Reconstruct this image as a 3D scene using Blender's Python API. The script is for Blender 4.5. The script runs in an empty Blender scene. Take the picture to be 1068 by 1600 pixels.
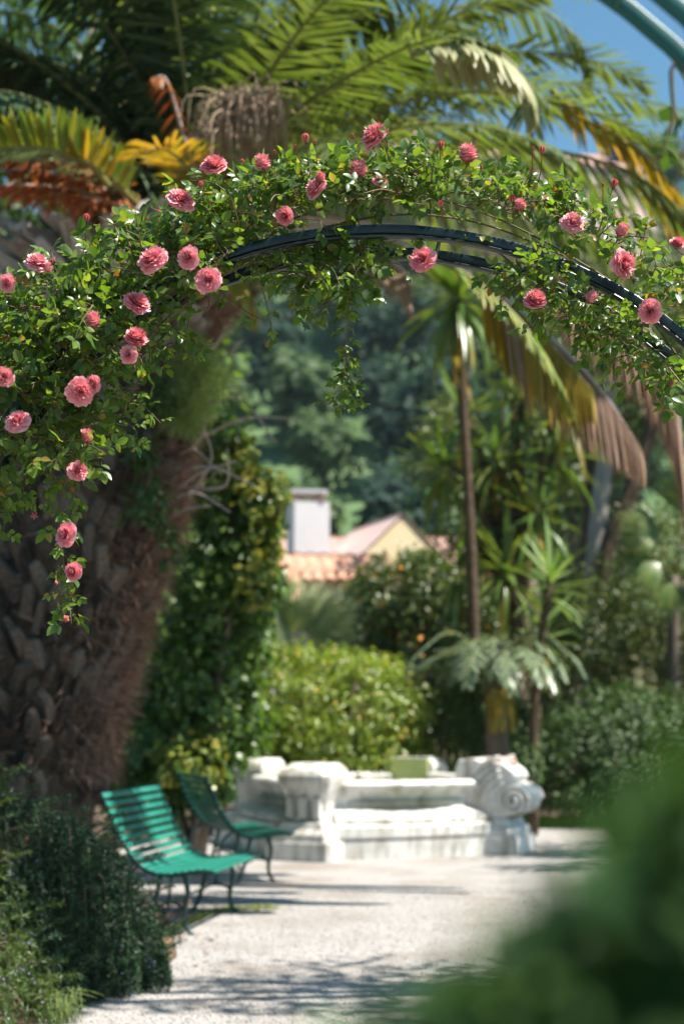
import bpy, bmesh, math, random
import numpy as np
from mathutils import Vector, Matrix

random.seed(11)
rng = np.random.default_rng(11)
sc = bpy.context.scene
COL = sc.collection
PI = math.pi

# ------------------------------------------------------------------ camera, sky, sun, exposure
FPX, CX, CY, HOR, EYE = 2222.0, 534.0, 800.0, 1125.0, 1.5      # picture 1068 x 1600, 50 mm lens
TILT = math.atan((HOR - CY) / FPX)
cam = bpy.data.cameras.new('camera')
cam_o = bpy.data.objects.new('camera', cam)
COL.objects.link(cam_o)
cam_o.location = (0, 0, EYE)
cam_o.rotation_euler = (PI / 2 + TILT, 0, 0)
cam.sensor_fit = 'VERTICAL'
cam.sensor_height = 36.0
cam.sensor_width = 24.03
cam.lens = 50.0
cam.clip_start = 0.05
cam.clip_end = 2000
cam.dof.use_dof = True
cam.dof.focus_distance = 4.5
cam.dof.aperture_fstop = 1.95
sc.camera = cam_o

SUN_EL, SUN_AZ = math.radians(58), math.radians(-14)             # azimuth measured from +X towards +Y
SUN_DIR = Vector((math.cos(SUN_EL) * math.cos(SUN_AZ), math.cos(SUN_EL) * math.sin(SUN_AZ), math.sin(SUN_EL)))
world = bpy.data.worlds.new('World')
sc.world = world
world.use_nodes = True
wn = world.node_tree
sky = wn.nodes.new('ShaderNodeTexSky')
sky.sky_type = 'NISHITA'
sky.sun_disc = False
sky.sun_elevation = SUN_EL
sky.sun_rotation = PI / 2 - SUN_AZ
sky.air_density = 1.0
sky.dust_density = 0.3
sky.ozone_density = 0.15
tint = wn.nodes.new('ShaderNodeVectorMath')
tint.operation = 'MULTIPLY'
tint.inputs[1].default_value = (0.70, 1.10, 1.13)
wn.links.new(sky.outputs[0], tint.inputs[0])
wn.links.new(tint.outputs[0], wn.nodes['Background'].inputs[0])
wn.nodes['Background'].inputs[1].default_value = 0.058
sun = bpy.data.lights.new('sun', 'SUN')
sun.energy = 5.0
sun.angle = math.radians(0.53)
sun.color = (1.0, 0.945, 0.845)
sun_o = bpy.data.objects.new('sun', sun)
COL.objects.link(sun_o)
sun_o.rotation_euler = SUN_DIR.to_track_quat('Z', 'Y').to_euler()
sun_o.location = (6, 2, 14)
sc.view_settings.view_transform = 'Standard'
sc.view_settings.look = 'None'
sc.view_settings.gamma = 1.0
sc.view_settings.use_curve_mapping = False
sc.view_settings.exposure = 1.3
sc.render.engine = 'CYCLES'
sc.cycles.use_denoising = True
sc.cycles.max_bounces = 8
sc.cycles.transmission_bounces = 6
sc.cycles.sample_clamp_indirect = 8.0


def at(px, py, Y):
    """World point at depth Y seen at pixel (px, py) of the photograph."""
    u, v = (px - CX) / FPX, (CY - py) / FPX
    d = Vector((u, math.cos(TILT) - v * math.sin(TILT), math.sin(TILT) + v * math.cos(TILT)))
    k = Y / d.y
    return Vector((d.x * k, Y, EYE + d.z * k))


# ------------------------------------------------------------------ mesh helpers
class MB:
    """Collects geometry and links it as one mesh; every face keeps a random number for its material."""
    def __init__(s):
        s.v, s.f, s.r, s.n = [], [], [], 0

    def add(s, verts, faces, rnd=None):
        verts = np.asarray(verts, float).reshape(-1, 3)
        for fa in (faces if isinstance(faces, list) else [faces]):
            fa = np.asarray(fa, int)
            if fa.size == 0:
                continue
            s.f.append(fa + s.n)
            if rnd is None:
                s.r.append(rng.random(len(fa)))
            else:
                s.r.append(np.full(len(fa), float(rnd)))
        s.v.append(verts)
        s.n += len(verts)

    def scatter(s, tpl, P, F, S, rnd=None):
        tv, tf = tpl
        N = len(P)
        if N == 0:
            return
        S = np.asarray(S, float)
        if S.ndim == 1:
            S = np.repeat(S[:, None], 3, 1)
        loc = tv[None, :, :] * S[:, None, :]
        W = P[:, None, :] + np.einsum('nij,nvj->nvi', F, loc)
        if rnd is None:
            rnd = rng.random(N)
        V = len(tv)
        off = (np.arange(N) * V)[:, None, None]
        for fa in tf:
            s.f.append((fa[None] + off).reshape(-1, fa.shape[1]) + s.n)
            s.r.append(np.repeat(rnd, len(fa)))
        s.v.append(W.reshape(-1, 3))
        s.n += N * V

    def mesh(s, name, smooth=True):
        me = bpy.data.meshes.new(name)
        V = np.concatenate(s.v)
        me.vertices.add(len(V))
        me.vertices.foreach_set('co', V.astype(np.float32).ravel())
        tot = np.concatenate([np.full(len(f), f.shape[1]) for f in s.f])
        idx = np.concatenate([f.ravel() for f in s.f])
        me.loops.add(len(idx))
        me.loops.foreach_set('vertex_index', idx.astype(np.int32))
        me.polygons.add(len(tot))
        st = np.concatenate([[0], np.cumsum(tot)[:-1]])
        me.polygons.foreach_set('loop_start', st.astype(np.int32))
        me.polygons.foreach_set('loop_total', tot.astype(np.int32))
        me.polygons.foreach_set('use_smooth', np.full(len(tot), bool(smooth)))
        a = me.attributes.new('rnd', 'FLOAT', 'FACE')
        a.data.foreach_set('value', np.concatenate(s.r).astype(np.float32))
        me.update(calc_edges=True)
        me.validate()
        return me


def prop(o, label=None, cat=None, group=None, kind=None):
    if label: o['label'] = label
    if cat: o['category'] = cat
    if group: o['group'] = group
    if kind: o['kind'] = kind
    return o


def root(name, loc, label, cat, group=None):
    o = bpy.data.objects.new(name, None)
    o.empty_display_size = 0.1
    COL.objects.link(o)
    o.location = loc
    return prop(o, label, cat, group)


def ob(name, mb, mat, parent=None, local=False, smooth=True, **kw):
    me = mb if isinstance(mb, bpy.types.Mesh) else mb.mesh(name, smooth)
    if len(me.materials) == 0 and mat is not None:
        me.materials.append(mat)
    o = bpy.data.objects.new(name, me)
    COL.objects.link(o)
    if parent is not None:
        o.parent = parent
        if parent.type == 'EMPTY' and not local:
            o.location = -parent.location
    return prop(o, **kw)


def copy_tree(o, parent=None):
    c = o.copy()
    COL.objects.link(c)
    if parent is not None:
        c.parent = parent
    for ch in list(o.children):
        copy_tree(ch, c)
    return c


def unit(a):
    a = np.asarray(a, float)
    return a / np.maximum(np.linalg.norm(a, axis=-1, keepdims=True), 1e-9)


def frames(D, Nn):
    """Column frames: y along D, z near Nn."""
    y = unit(D)
    z = Nn - (Nn * y).sum(1, keepdims=True) * y
    z = unit(z)
    x = np.cross(y, z)
    return np.stack([x, y, z], 2)


def rdirs(n):
    return unit(rng.normal(size=(n, 3)))


def spline(pts, n):
    """Catmull-Rom through pts (k,3), n samples."""
    P = np.asarray([tuple(p) for p in pts], float)
    P = np.vstack([2 * P[0] - P[1], P, 2 * P[-1] - P[-2]])
    k = len(P) - 3
    t = np.linspace(0, k, n)
    i = np.minimum(t.astype(int), k - 1)
    u = (t - i)[:, None]
    a, b, c, d = P[i], P[i + 1], P[i + 2], P[i + 3]
    return 0.5 * (2 * b + (c - a) * u + (2 * a - 5 * b + 4 * c - d) * u ** 2 + (3 * b - a - 3 * c + d) * u ** 3)


def tube(mb, pts, radii, n=6, rnd=None, cap=True):
    P = np.asarray([tuple(p) for p in pts], float)
    m = len(P)
    R = np.broadcast_to(np.asarray(radii, float), (m,)) if np.ndim(radii) else np.full(m, float(radii))
    T = unit(np.gradient(P, axis=0))
    ref = np.array([0, 0, 1.0]) if abs(T[0, 2]) < 0.9 else np.array([1.0, 0, 0])
    N = np.zeros_like(P)
    for i in range(m):
        r = ref - (ref @ T[i]) * T[i]
        r /= max(np.linalg.norm(r), 1e-9)
        N[i] = r
        ref = r
    B = np.cross(T, N)
    a = np.arange(n) * 2 * PI / n
    V = P[:, None] + R[:, None, None] * (np.cos(a)[None, :, None] * N[:, None] + np.sin(a)[None, :, None] * B[:, None])
    i, j = np.meshgrid(np.arange(m - 1), np.arange(n), indexing='ij')
    q = np.stack([i * n + j, i * n + (j + 1) % n, (i + 1) * n + (j + 1) % n, (i + 1) * n + j], -1).reshape(-1, 4)
    fs = [q]
    if cap:
        fs += [np.arange(n)[::-1][None], ((m - 1) * n + np.arange(n))[None]]
    mb.add(V.reshape(-1, 3), fs, rng.random() if rnd is None else rnd)


def bar(mb, pts, w, h, side=None, rnd=None):
    """Rectangular bar along pts; 'side' is the direction that w is measured along."""
    P = np.asarray([tuple(p) for p in pts], float)
    m = len(P)
    T = unit(np.gradient(P, axis=0))
    S = np.broadcast_to(np.asarray(side, float), (m, 3)) if side is not None else np.tile([0, 1.0, 0], (m, 1))
    S = unit(S - (S * T).sum(1, keepdims=True) * T)
    U = np.cross(T, S)
    V = np.stack([P - S * w / 2 - U * h / 2, P + S * w / 2 - U * h / 2, P + S * w / 2 + U * h / 2, P - S * w / 2 + U * h / 2], 1)
    i, j = np.meshgrid(np.arange(m - 1), np.arange(4), indexing='ij')
    q = np.stack([i * 4 + j, i * 4 + (j + 1) % 4, (i + 1) * 4 + (j + 1) % 4, (i + 1) * 4 + j], -1).reshape(-1, 4)
    mb.add(V.reshape(-1, 3), [q, np.array([[3, 2, 1, 0]]), ((m - 1) * 4 + np.array([[0, 1, 2, 3]]))], rnd)


def box_mesh(name, size, bevel=0.01, seg=1, taper=1.0):
    bm = bmesh.new()
    bmesh.ops.create_cube(bm, size=1.0)
    for v in bm.verts:
        k = taper if v.co.z > 0 else 1.0
        v.co = Vector((v.co.x * size[0] * k, v.co.y * size[1] * k, v.co.z * size[2]))
    if bevel:
        bmesh.ops.bevel(bm, geom=list(bm.edges), offset=bevel, segments=seg, profile=0.5, affect='EDGES')
    me = bpy.data.meshes.new(name)
    bm.to_mesh(me)
    bm.free()
    return me


def add_box(mb, c, s, rot=0.0, rnd=None):
    x, y, z = [k / 2 for k in s]
    V = np.array([[-x, -y, -z], [x, -y, -z], [x, y, -z], [-x, y, -z], [-x, -y, z], [x, -y, z], [x, y, z], [-x, y, z]])
    cr, sr = math.cos(rot), math.sin(rot)
    V = V @ np.array([[cr, sr, 0], [-sr, cr, 0], [0, 0, 1]]) + np.asarray(tuple(c))
    mb.add(V, np.array([[3, 2, 1, 0], [4, 5, 6, 7], [0, 1, 5, 4], [1, 2, 6, 5], [2, 3, 7, 6], [3, 0, 4, 7]]), rnd)


def leaf_tpl(width=0.5, fold=0.25, curl=0.2, rows=3, peak=0.42):
    """A leaf of length 1 along +y, folded about its midrib."""
    V = [[0, 0, 0]]
    for i in range(rows):
        t = (i + 1) / (rows + 1)
        w = width / 2 * (math.sin(PI * t ** (math.log(0.5) / math.log(peak)))) ** 0.8
        z = -curl * t * t
        V += [[-w, t - 0.02, z + fold * w], [0, t, z], [w, t - 0.02, z + fold * w]]
    V.append([0, 1, -curl])
    tri, quad = [[0, 2, 1], [0, 3, 2]], []
    for i in range(rows - 1):
        a, b = 1 + 3 * i, 4 + 3 * i
        quad += [[a, a + 1, b + 1, b], [a + 1, a + 2, b + 2, b + 1]]
    a, e = 1 + 3 * (rows - 1), len(V) - 1
    tri += [[a, a + 1, e], [a + 1, a + 2, e]]
    return np.array(V, float), [np.array(tri)] + ([np.array(quad)] if quad else [])


LEAF = leaf_tpl(0.52, 0.3, 0.18, 3)
LEAF_ROSE = leaf_tpl(0.62, 0.28, 0.14, 4, 0.46)
LEAF_IVY = leaf_tpl(0.85, 0.2, 0.2, 3, 0.35)
LEAF_LOW = (np.array([[0, 0, 0], [-0.28, 0.45, 0.07], [0, 1, -0.12], [0.28, 0.45, 0.07]], float), [np.array([[0, 2, 1], [0, 3, 2]])])
NEEDLE = (np.array([[-0.06, 0, 0], [0.06, 0, 0], [0, 1, 0]], float), [np.array([[0, 1, 2]])])
CARD = (np.array([[0, 0, 0], [-0.45, 0.3, 0.12], [-0.3, 0.9, -0.05], [0.1, 1.0, -0.1], [0.5, 0.5, 0.1]], float), [np.array([[0, 4, 3, 2, 1]])])


def strap_tpl(width=0.07, droop=0.25, rows=4):
    V = []
    for i in range(rows + 1):
        t = i / rows
        w = width / 2 * (0.75 + 0.5 * t) * (1 - t ** 3) + 0.001
        z = -droop * t ** 2.2
        V += [[-w, t, z + 0.25 * w], [0, t, z], [w, t, z + 0.25 * w]]
    q = []
    for i in range(rows):
        a = 3 * i
        q += [[a, a + 1, a + 4, a + 3], [a + 1, a + 2, a + 5, a + 4]]
    return np.array(V, float), [np.array(q)]


# ------------------------------------------------------------------ materials
def new_mat(name):
    m = bpy.data.materials.new(name)
    m.use_nodes = True
    nt = m.node_tree
    return m, nt, nt.nodes['Principled BSDF'], nt.nodes['Material Output']


def rnd_value(nt):
    """fract(per-face random + per-object random)"""
    a = nt.nodes.new('ShaderNodeAttribute'); a.attribute_name = 'rnd'
    o = nt.nodes.new('ShaderNodeObjectInfo')
    s = nt.nodes.new('ShaderNodeMath'); s.operation = 'ADD'
    f = nt.nodes.new('ShaderNodeMath'); f.operation = 'FRACT'
    nt.links.new(a.outputs['Fac'], s.inputs[0])
    nt.links.new(o.outputs['Random'], s.inputs[1])
    nt.links.new(s.outputs[0], f.inputs[0])
    return f.outputs[0]


def ramp(nt, fac, cols, pos=None):
    r = nt.nodes.new('ShaderNodeValToRGB')
    e = r.color_ramp.elements
    n = len(cols)
    for i, c in enumerate(cols):
        p = pos[i] if pos else i / (n - 1)
        if i < 2:
            el = e[i]; el.position = p
        else:
            el = e.new(p)
        el.color = (*c, 1)
    nt.links.new(fac, r.inputs[0])
    return r.outputs[0]


def leaf_mat(name, cols, pos=None, trans=0.35, tcol=(1.5, 1.6, 0.7), rough=0.38, spec=0.5, coat=0.0):
    m, nt, b, out = new_mat(name)
    c = ramp(nt, rnd_value(nt), cols, pos)
    nt.links.new(c, b.inputs['Base Color'])
    b.inputs['Roughness'].default_value = rough
    b.inputs['Specular IOR Level'].default_value = spec
    if trans > 0:
        t = nt.nodes.new('ShaderNodeBsdfTranslucent')
        mul = nt.nodes.new('ShaderNodeVectorMath'); mul.operation = 'MULTIPLY'
        mul.inputs[1].default_value = tcol
        nt.links.new(c, mul.inputs[0])
        nt.links.new(mul.outputs[0], t.inputs[0])
        mx = nt.nodes.new('ShaderNodeMixShader')
        mx.inputs[0].default_value = trans
        nt.links.new(b.outputs[0], mx.inputs[1])
        nt.links.new(t.outputs[0], mx.inputs[2])
        nt.links.new(mx.outputs[0], out.inputs[0])
    return m


def noise_mat(name, cols, scale=5.0, rough=0.8, bump=0.3, pos=None, detail=6, spec=0.3, stretch=(1, 1, 1), bdist=0.02, use_rnd=0.0):
    m, nt, b, out = new_mat(name)
    tc = nt.nodes.new('ShaderNodeTexCoord')
    mp = nt.nodes.new('ShaderNodeMapping'); mp.inputs['Scale'].default_value = stretch
    nt.links.new(tc.outputs['Object'], mp.inputs[0])
    n = nt.nodes.new('ShaderNodeTexNoise')
    n.inputs['Scale'].default_value = scale
    n.inputs['Detail'].default_value = detail
    n.inputs['Roughness'].default_value = 0.62
    nt.links.new(mp.outputs[0], n.inputs['Vector'])
    fac = n.outputs['Fac']
    if use_rnd:
        r = rnd_value(nt)
        k = nt.nodes.new('ShaderNodeMath'); k.operation = 'MULTIPLY_ADD'
        k.inputs[1].default_value = use_rnd; k.inputs[2].default_value = -use_rnd / 2
        nt.links.new(r, k.inputs[0])
        s = nt.nodes.new('ShaderNodeMath'); s.operation = 'ADD'
        nt.links.new(fac, s.inputs[0]); nt.links.new(k.outputs[0], s.inputs[1])
        fac = s.outputs[0]
    nt.links.new(ramp(nt, fac, cols, pos), b.inputs['Base Color'])
    b.inputs['Roughness'].default_value = rough
    b.inputs['Specular IOR Level'].default_value = spec
    if bump:
        bp = nt.nodes.new('ShaderNodeBump')
        bp.inputs['Strength'].default_value = bump
        bp.inputs['Distance'].default_value = bdist
        nt.links.new(n.outputs['Fac'], bp.inputs['Height'])
        nt.links.new(bp.outputs[0], b.inputs['Normal'])
    return m


def gravel_mat():
    m, nt, b, out = new_mat('gravel')
    tc = nt.nodes.new('ShaderNodeTexCoord')
    v = nt.nodes.new('ShaderNodeTexVoronoi'); v.inputs['Scale'].default_value = 55
    n = nt.nodes.new('ShaderNodeTexNoise'); n.inputs['Scale'].default_value = 1.3; n.inputs['Detail'].default_value = 8
    for k in (v, n):
        nt.links.new(tc.outputs['Object'], k.inputs['Vector'])
    sep = nt.nodes.new('ShaderNodeSeparateColor')
    nt.links.new(v.outputs['Color'], sep.inputs[0])
    c1 = ramp(nt, sep.outputs[0], [(0.24, 0.222, 0.21), (0.315, 0.296, 0.285), (0.37, 0.35, 0.338), (0.26, 0.236, 0.22)], [0, 0.4, 0.8, 1])
    c2 = ramp(nt, n.outputs['Fac'], [(0.72, 0.66, 0.6), (1, 1, 1)], [0.3, 0.55])
    mx = nt.nodes.new('ShaderNodeMix'); mx.data_type = 'RGBA'; mx.blend_type = 'MULTIPLY'
    mx.inputs[0].default_value = 1.0
    nt.links.new(c1, mx.inputs[6]); nt.links.new(c2, mx.inputs[7])
    nt.links.new(mx.outputs[2], b.inputs['Base Color'])
    b.inputs['Roughness'].default_value = 0.9
    bp = nt.nodes.new('ShaderNodeBump'); bp.inputs['Strength'].default_value = 0.7; bp.inputs['Distance'].default_value = 0.012
    bp.invert = True
    nt.links.new(v.outputs['Distance'], bp.inputs['Height'])
    nt.links.new(bp.outputs[0], b.inputs['Normal'])
    return m


def water_mat():
    m, nt, b, out = new_mat('pond_water')
    b.inputs['Base Color'].default_value = (0.22, 0.24, 0.07, 1)
    b.inputs['Roughness'].default_value = 0.12
    n = nt.nodes.new('ShaderNodeTexNoise'); n.inputs['Scale'].default_value = 6
    bp = nt.nodes.new('ShaderNodeBump'); bp.inputs['Strength'].default_value = 0.1
    nt.links.new(n.outputs['Fac'], bp.inputs['Height']); nt.links.new(bp.outputs[0], b.inputs['Normal'])
    return m


def stone_mat():
    m, nt, b, out = new_mat('white_marble')
    tc = nt.nodes.new('ShaderNodeTexCoord')
    n = nt.nodes.new('ShaderNodeTexNoise'); n.inputs['Scale'].default_value = 3.0; n.inputs['Detail'].default_value = 9; n.inputs['Roughness'].default_value = 0.65
    mp = nt.nodes.new('ShaderNodeMapping'); mp.inputs['Scale'].default_value = (6, 6, 1.2)
    n2 = nt.nodes.new('ShaderNodeTexNoise'); n2.inputs['Scale'].default_value = 1.6; n2.inputs['Detail'].default_value = 6
    nt.links.new(tc.outputs['Object'], n.inputs['Vector'])
    nt.links.new(tc.outputs['Object'], mp.inputs[0]); nt.links.new(mp.outputs[0], n2.inputs['Vector'])
    c1 = ramp(nt, n.outputs['Fac'], [(0.42, 0.385, 0.34), (0.59, 0.57, 0.545), (0.66, 0.65, 0.63)], [0.3, 0.48, 0.7])
    c2 = ramp(nt, n2.outputs['Fac'], [(0.46, 0.42, 0.35), (1, 1, 1)], [0.34, 0.54])
    mx = nt.nodes.new('ShaderNodeMix'); mx.data_type = 'RGBA'; mx.blend_type = 'MULTIPLY'; mx.inputs[0].default_value = 0.8
    nt.links.new(c1, mx.inputs[6]); nt.links.new(c2, mx.inputs[7])
    nt.links.new(mx.outputs[2], b.inputs['Base Color'])
    b.inputs['Roughness'].default_value = 0.55
    bp = nt.nodes.new('ShaderNodeBump'); bp.inputs['Strength'].default_value = 0.25; bp.inputs['Distance'].default_value = 0.01
    nt.links.new(n.outputs['Fac'], bp.inputs['Height']); nt.links.new(bp.outputs[0], b.inputs['Normal'])
    return m


M = {}
M['gravel'] = gravel_mat()
M['pebble'] = noise_mat('pebble', [(0.25, 0.23, 0.22), (0.325, 0.305, 0.295), (0.41, 0.39, 0.375)], 30, 0.85, 0.2, use_rnd=0.9)
M['soil'] = noise_mat('soil', [(0.035, 0.024, 0.016), (0.11, 0.075, 0.05), (0.2, 0.14, 0.1)], 9, 0.95, 0.8, [0.3, 0.55, 0.8], bdist=0.05)
M['litter'] = leaf_mat('dry_leaf', [(0.20, 0.10, 0.05), (0.38, 0.24, 0.14), (0.30, 0.13, 0.06), (0.45, 0.32, 0.2)], trans=0.15, tcol=(1, 1, 1), rough=0.7)
M['grass'] = leaf_mat('grass_blade', [(0.09, 0.20, 0.02), (0.17, 0.30, 0.04), (0.12, 0.24, 0.02)], trans=0.4)
M['moss'] = noise_mat('moss', [(0.10, 0.11, 0.03), (0.2, 0.18, 0.05), (0.3, 0.28, 0.2)], 12, 0.95, 0.6)
M['stone'] = stone_mat()
M['lichen'] = noise_mat('lichen_stone', [(0.55, 0.36, 0.27), (0.68, 0.46, 0.37), (0.74, 0.66, 0.6)], 6, 0.8, 0.3)
M['water'] = water_mat()
M['algae'] = noise_mat('algae_stone', [(0.40, 0.42, 0.16), (0.56, 0.57, 0.30), (0.66, 0.66, 0.5)], 5, 0.7, 0.2)
M['rose_leaf'] = leaf_mat('rose_leaf', [(0.035, 0.082, 0.018), (0.07, 0.14, 0.025), (0.12, 0.195, 0.032), (0.055, 0.115, 0.026), (0.17, 0.23, 0.045), (0.24, 0.12, 0.03)], [0, 0.3, 0.6, 0.8, 0.965, 1.0], trans=0.42, tcol=(2.3, 2.1, 0.6), rough=0.36, spec=0.45)
M['cane'] = noise_mat('rose_cane', [(0.06, 0.085, 0.025), (0.12, 0.10, 0.04), (0.17, 0.07, 0.05)], 14, 0.5, 0.1, [0.3, 0.5, 0.7])
M['red_stem'] = noise_mat('red_stem', [(0.20, 0.05, 0.035), (0.14, 0.11, 0.035)], 20, 0.5, 0.0, [0.4, 0.7])
M['sepal'] = leaf_mat('sepal', [(0.07, 0.13, 0.03), (0.12, 0.15, 0.05), (0.2, 0.09, 0.06)], trans=0.2, rough=0.5)
M['petal'] = leaf_mat('rose_petal', [(0.66, 0.10, 0.11), (0.78, 0.21, 0.23), (0.86, 0.35, 0.39), (0.88, 0.47, 0.52)], [0, 0.3, 0.65, 1.0], trans=0.2, tcol=(1.1, 0.85, 0.85), rough=0.55, spec=0.25)
M['petal_bud'] = leaf_mat('bud_petal', [(0.68, 0.10, 0.10), (0.75, 0.2, 0.22), (0.78, 0.35, 0.36)], trans=0.25, tcol=(1.1, 0.8, 0.8), rough=0.5)
m, nt, b, out = new_mat('dark_iron_paint'); b.inputs['Base Color'].default_value = (0.006, 0.018, 0.026, 1); b.inputs['Roughness'].default_value = 0.3; M['iron'] = m
m, nt, b, out = new_mat('teal_paint'); b.inputs['Base Color'].default_value = (0.004, 0.085, 0.08, 1); b.inputs['Roughness'].default_value = 0.42; M['teal'] = m
M['bench_slat'] = noise_mat('green_bench_paint', [(0.008, 0.10, 0.073), (0.010, 0.155, 0.113), (0.03, 0.20, 0.155)], 5, 0.42, 0.1, [0.3, 0.5, 0.8], stretch=(1, 1, 8), use_rnd=0.25)
m, nt, b, out = new_mat('dark_green_iron'); b.inputs['Base Color'].default_value = (0.008, 0.04, 0.032, 1); b.inputs['Roughness'].default_value = 0.45; M['bench_iron'] = m
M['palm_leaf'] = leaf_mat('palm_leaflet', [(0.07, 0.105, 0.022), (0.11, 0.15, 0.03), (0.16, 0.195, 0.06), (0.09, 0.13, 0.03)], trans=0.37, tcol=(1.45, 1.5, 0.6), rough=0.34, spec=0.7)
M['palm_shaded'] = leaf_mat('shaded_palm_leaflet', [(0.022, 0.05, 0.024), (0.04, 0.075, 0.028), (0.055, 0.095, 0.03)], trans=0.18, tcol=(1.5, 1.4, 0.5), rough=0.6, spec=0.25)  # darker copy of the green leaflets, crown shade put into the colour
M['palm_pale'] = leaf_mat('pale_palm_leaflet', [(0.34, 0.36, 0.17), (0.42, 0.40, 0.20), (0.26, 0.30, 0.12)], trans=0.35, tcol=(1.2, 1.1, 0.7), rough=0.45)
M['palm_yellow'] = leaf_mat('yellow_palm_leaflet', [(0.30, 0.24, 0.025), (0.42, 0.28, 0.03), (0.18, 0.20, 0.03), (0.45, 0.24, 0.03)], trans=0.4, tcol=(1.4, 1.2, 0.5), rough=0.45)
M['palm_lime'] = leaf_mat('lime_palm_leaflet', [(0.10, 0.17, 0.02), (0.16, 0.22, 0.025), (0.26, 0.24, 0.03), (0.09, 0.15, 0.02)], trans=0.28, tcol=(1.2, 1.3, 0.4), rough=0.45)
M['palm_dry'] = leaf_mat('dry_palm_leaflet', [(0.22, 0.13, 0.085), (0.32, 0.21, 0.15), (0.40, 0.28, 0.21), (0.27, 0.14, 0.07)], trans=0.25, tcol=(1.2, 0.95, 0.7), rough=0.7)
M['palm_orange'] = leaf_mat('orange_dead_leaf', [(0.28, 0.07, 0.02), (0.42, 0.13, 0.025), (0.30, 0.12, 0.06), (0.50, 0.20, 0.03)], trans=0.35, tcol=(1.4, 0.9, 0.5), rough=0.6)
M['straw'] = leaf_mat('straw_strand', [(0.36, 0.24, 0.15), (0.50, 0.37, 0.26), (0.42, 0.28, 0.17)], trans=0.3, tcol=(1.1, 1, .8), rough=0.8)
M['rachis'] = noise_mat('palm_rachis', [(0.11, 0.12, 0.035), (0.17, 0.17, 0.05), (0.24, 0.21, 0.07)], 3, 0.45, 0.05)
M['rachis_dry'] = noise_mat('dry_rachis', [(0.30, 0.21, 0.17), (0.44, 0.35, 0.31), (0.5, 0.42, 0.38)], 4, 0.7, 0.1)
M['boot'] = noise_mat('palm_boot', [(0.03, 0.021, 0.016), (0.085, 0.06, 0.046), (0.21, 0.165, 0.135)], 7, 0.9, 0.7, [0.3, 0.5, 0.75], stretch=(1, 1, 3), use_rnd=0.35)
M['boot_grey'] = noise_mat('grey_boot', [(0.2, 0.17, 0.155), (0.38, 0.34, 0.32), (0.48, 0.445, 0.43)], 6, 0.85, 0.7, [0.3, 0.5, 0.75], use_rnd=0.35)
M['trunk_dark'] = noise_mat('palm_trunk', [(0.03, 0.02, 0.014), (0.085, 0.055, 0.035), (0.15, 0.09, 0.06)], 9, 0.95, 0.9, bdist=0.05)
M['fibre'] = leaf_mat('palm_fibre', [(0.15, 0.07, 0.045), (0.27, 0.14, 0.095), (0.36, 0.22, 0.16), (0.22, 0.10, 0.06)], trans=0.15, tcol=(1, .9, .8), rough=0.8)
M['twig'] = noise_mat('dry_twig', [(0.30, 0.22, 0.19), (0.46, 0.37, 0.34)], 8, 0.85, 0.2)
M['ivy'] = leaf_mat('ivy_leaf', [(0.035, 0.085, 0.018), (0.065, 0.13, 0.025), (0.12, 0.19, 0.035), (0.05, 0.105, 0.024)], trans=0.4, tcol=(1.8, 1.8, 0.6), rough=0.4, spec=0.55)
M['ivy_lime'] = leaf_mat('young_ivy_leaf', [(0.10, 0.17, 0.02), (0.18, 0.22, 0.03), (0.30, 0.26, 0.05), (0.12, 0.2, 0.05)], trans=0.35, tcol=(1.5, 1.4, 0.5), rough=0.32)
M['bush'] = leaf_mat('bush_leaf', [(0.11, 0.17, 0.025), (0.17, 0.24, 0.035), (0.25, 0.31, 0.05), (0.18, 0.25, 0.035), (0.38, 0.32, 0.05), (0.5, 0.30, 0.05)], [0, 0.3, 0.6, 0.9, 0.965, 1], trans=0.42, tcol=(1.5, 1.5, 0.5), rough=0.36)
M['citrus'] = leaf_mat('citrus_leaf', [(0.03, 0.065, 0.014), (0.06, 0.105, 0.018), (0.10, 0.145, 0.024), (0.17, 0.17, 0.035)], trans=0.3, tcol=(1.6, 1.5, 0.5), rough=0.4)
M['hedge'] = leaf_mat('hedge_leaf', [(0.022, 0.055, 0.012), (0.042, 0.09, 0.016), (0.065, 0.12, 0.02)], trans=0.25, tcol=(1.6, 1.6, 0.5), rough=0.55)
M['orange'] = noise_mat('orange_fruit', [(0.62, 0.22, 0.02), (0.7, 0.28, 0.03)], 8, 0.45, 0.1)
M['yucca'] = leaf_mat('yucca_leaf', [(0.065, 0.125, 0.025), (0.10, 0.17, 0.035), (0.15, 0.20, 0.045), (0.22, 0.24, 0.06)], [0, .4, .8, 1], trans=0.28, tcol=(1.5, 1.5, 0.5), rough=0.33, spec=0.5)
M['yucca_bright'] = leaf_mat('bright_yucca_leaf', [(0.12, 0.21, 0.05), (0.18, 0.27, 0.08), (0.24, 0.32, 0.12)], trans=0.3, tcol=(1.3, 1.3, 0.5), rough=0.3, spec=0.6)
M['cycad'] = leaf_mat('pale_frond', [(0.13, 0.19, 0.11), (0.19, 0.25, 0.15), (0.26, 0.31, 0.20)], trans=0.28, tcol=(1.3, 1.3, 0.7), rough=0.35)
M['fan'] = leaf_mat('fan_leaf', [(0.26, 0.32, 0.15), (0.36, 0.41, 0.21), (0.42, 0.46, 0.28)], trans=0.35, tcol=(1.2, 1.2, 0.6), rough=0.4)
M['rosemary'] = leaf_mat('rosemary_needle', [(0.04, 0.085, 0.022), (0.065, 0.115, 0.025), (0.11, 0.15, 0.035), (0.05, 0.09, 0.035)], trans=0.3, tcol=(1.5, 1.5, 0.5), rough=0.45)
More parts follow.
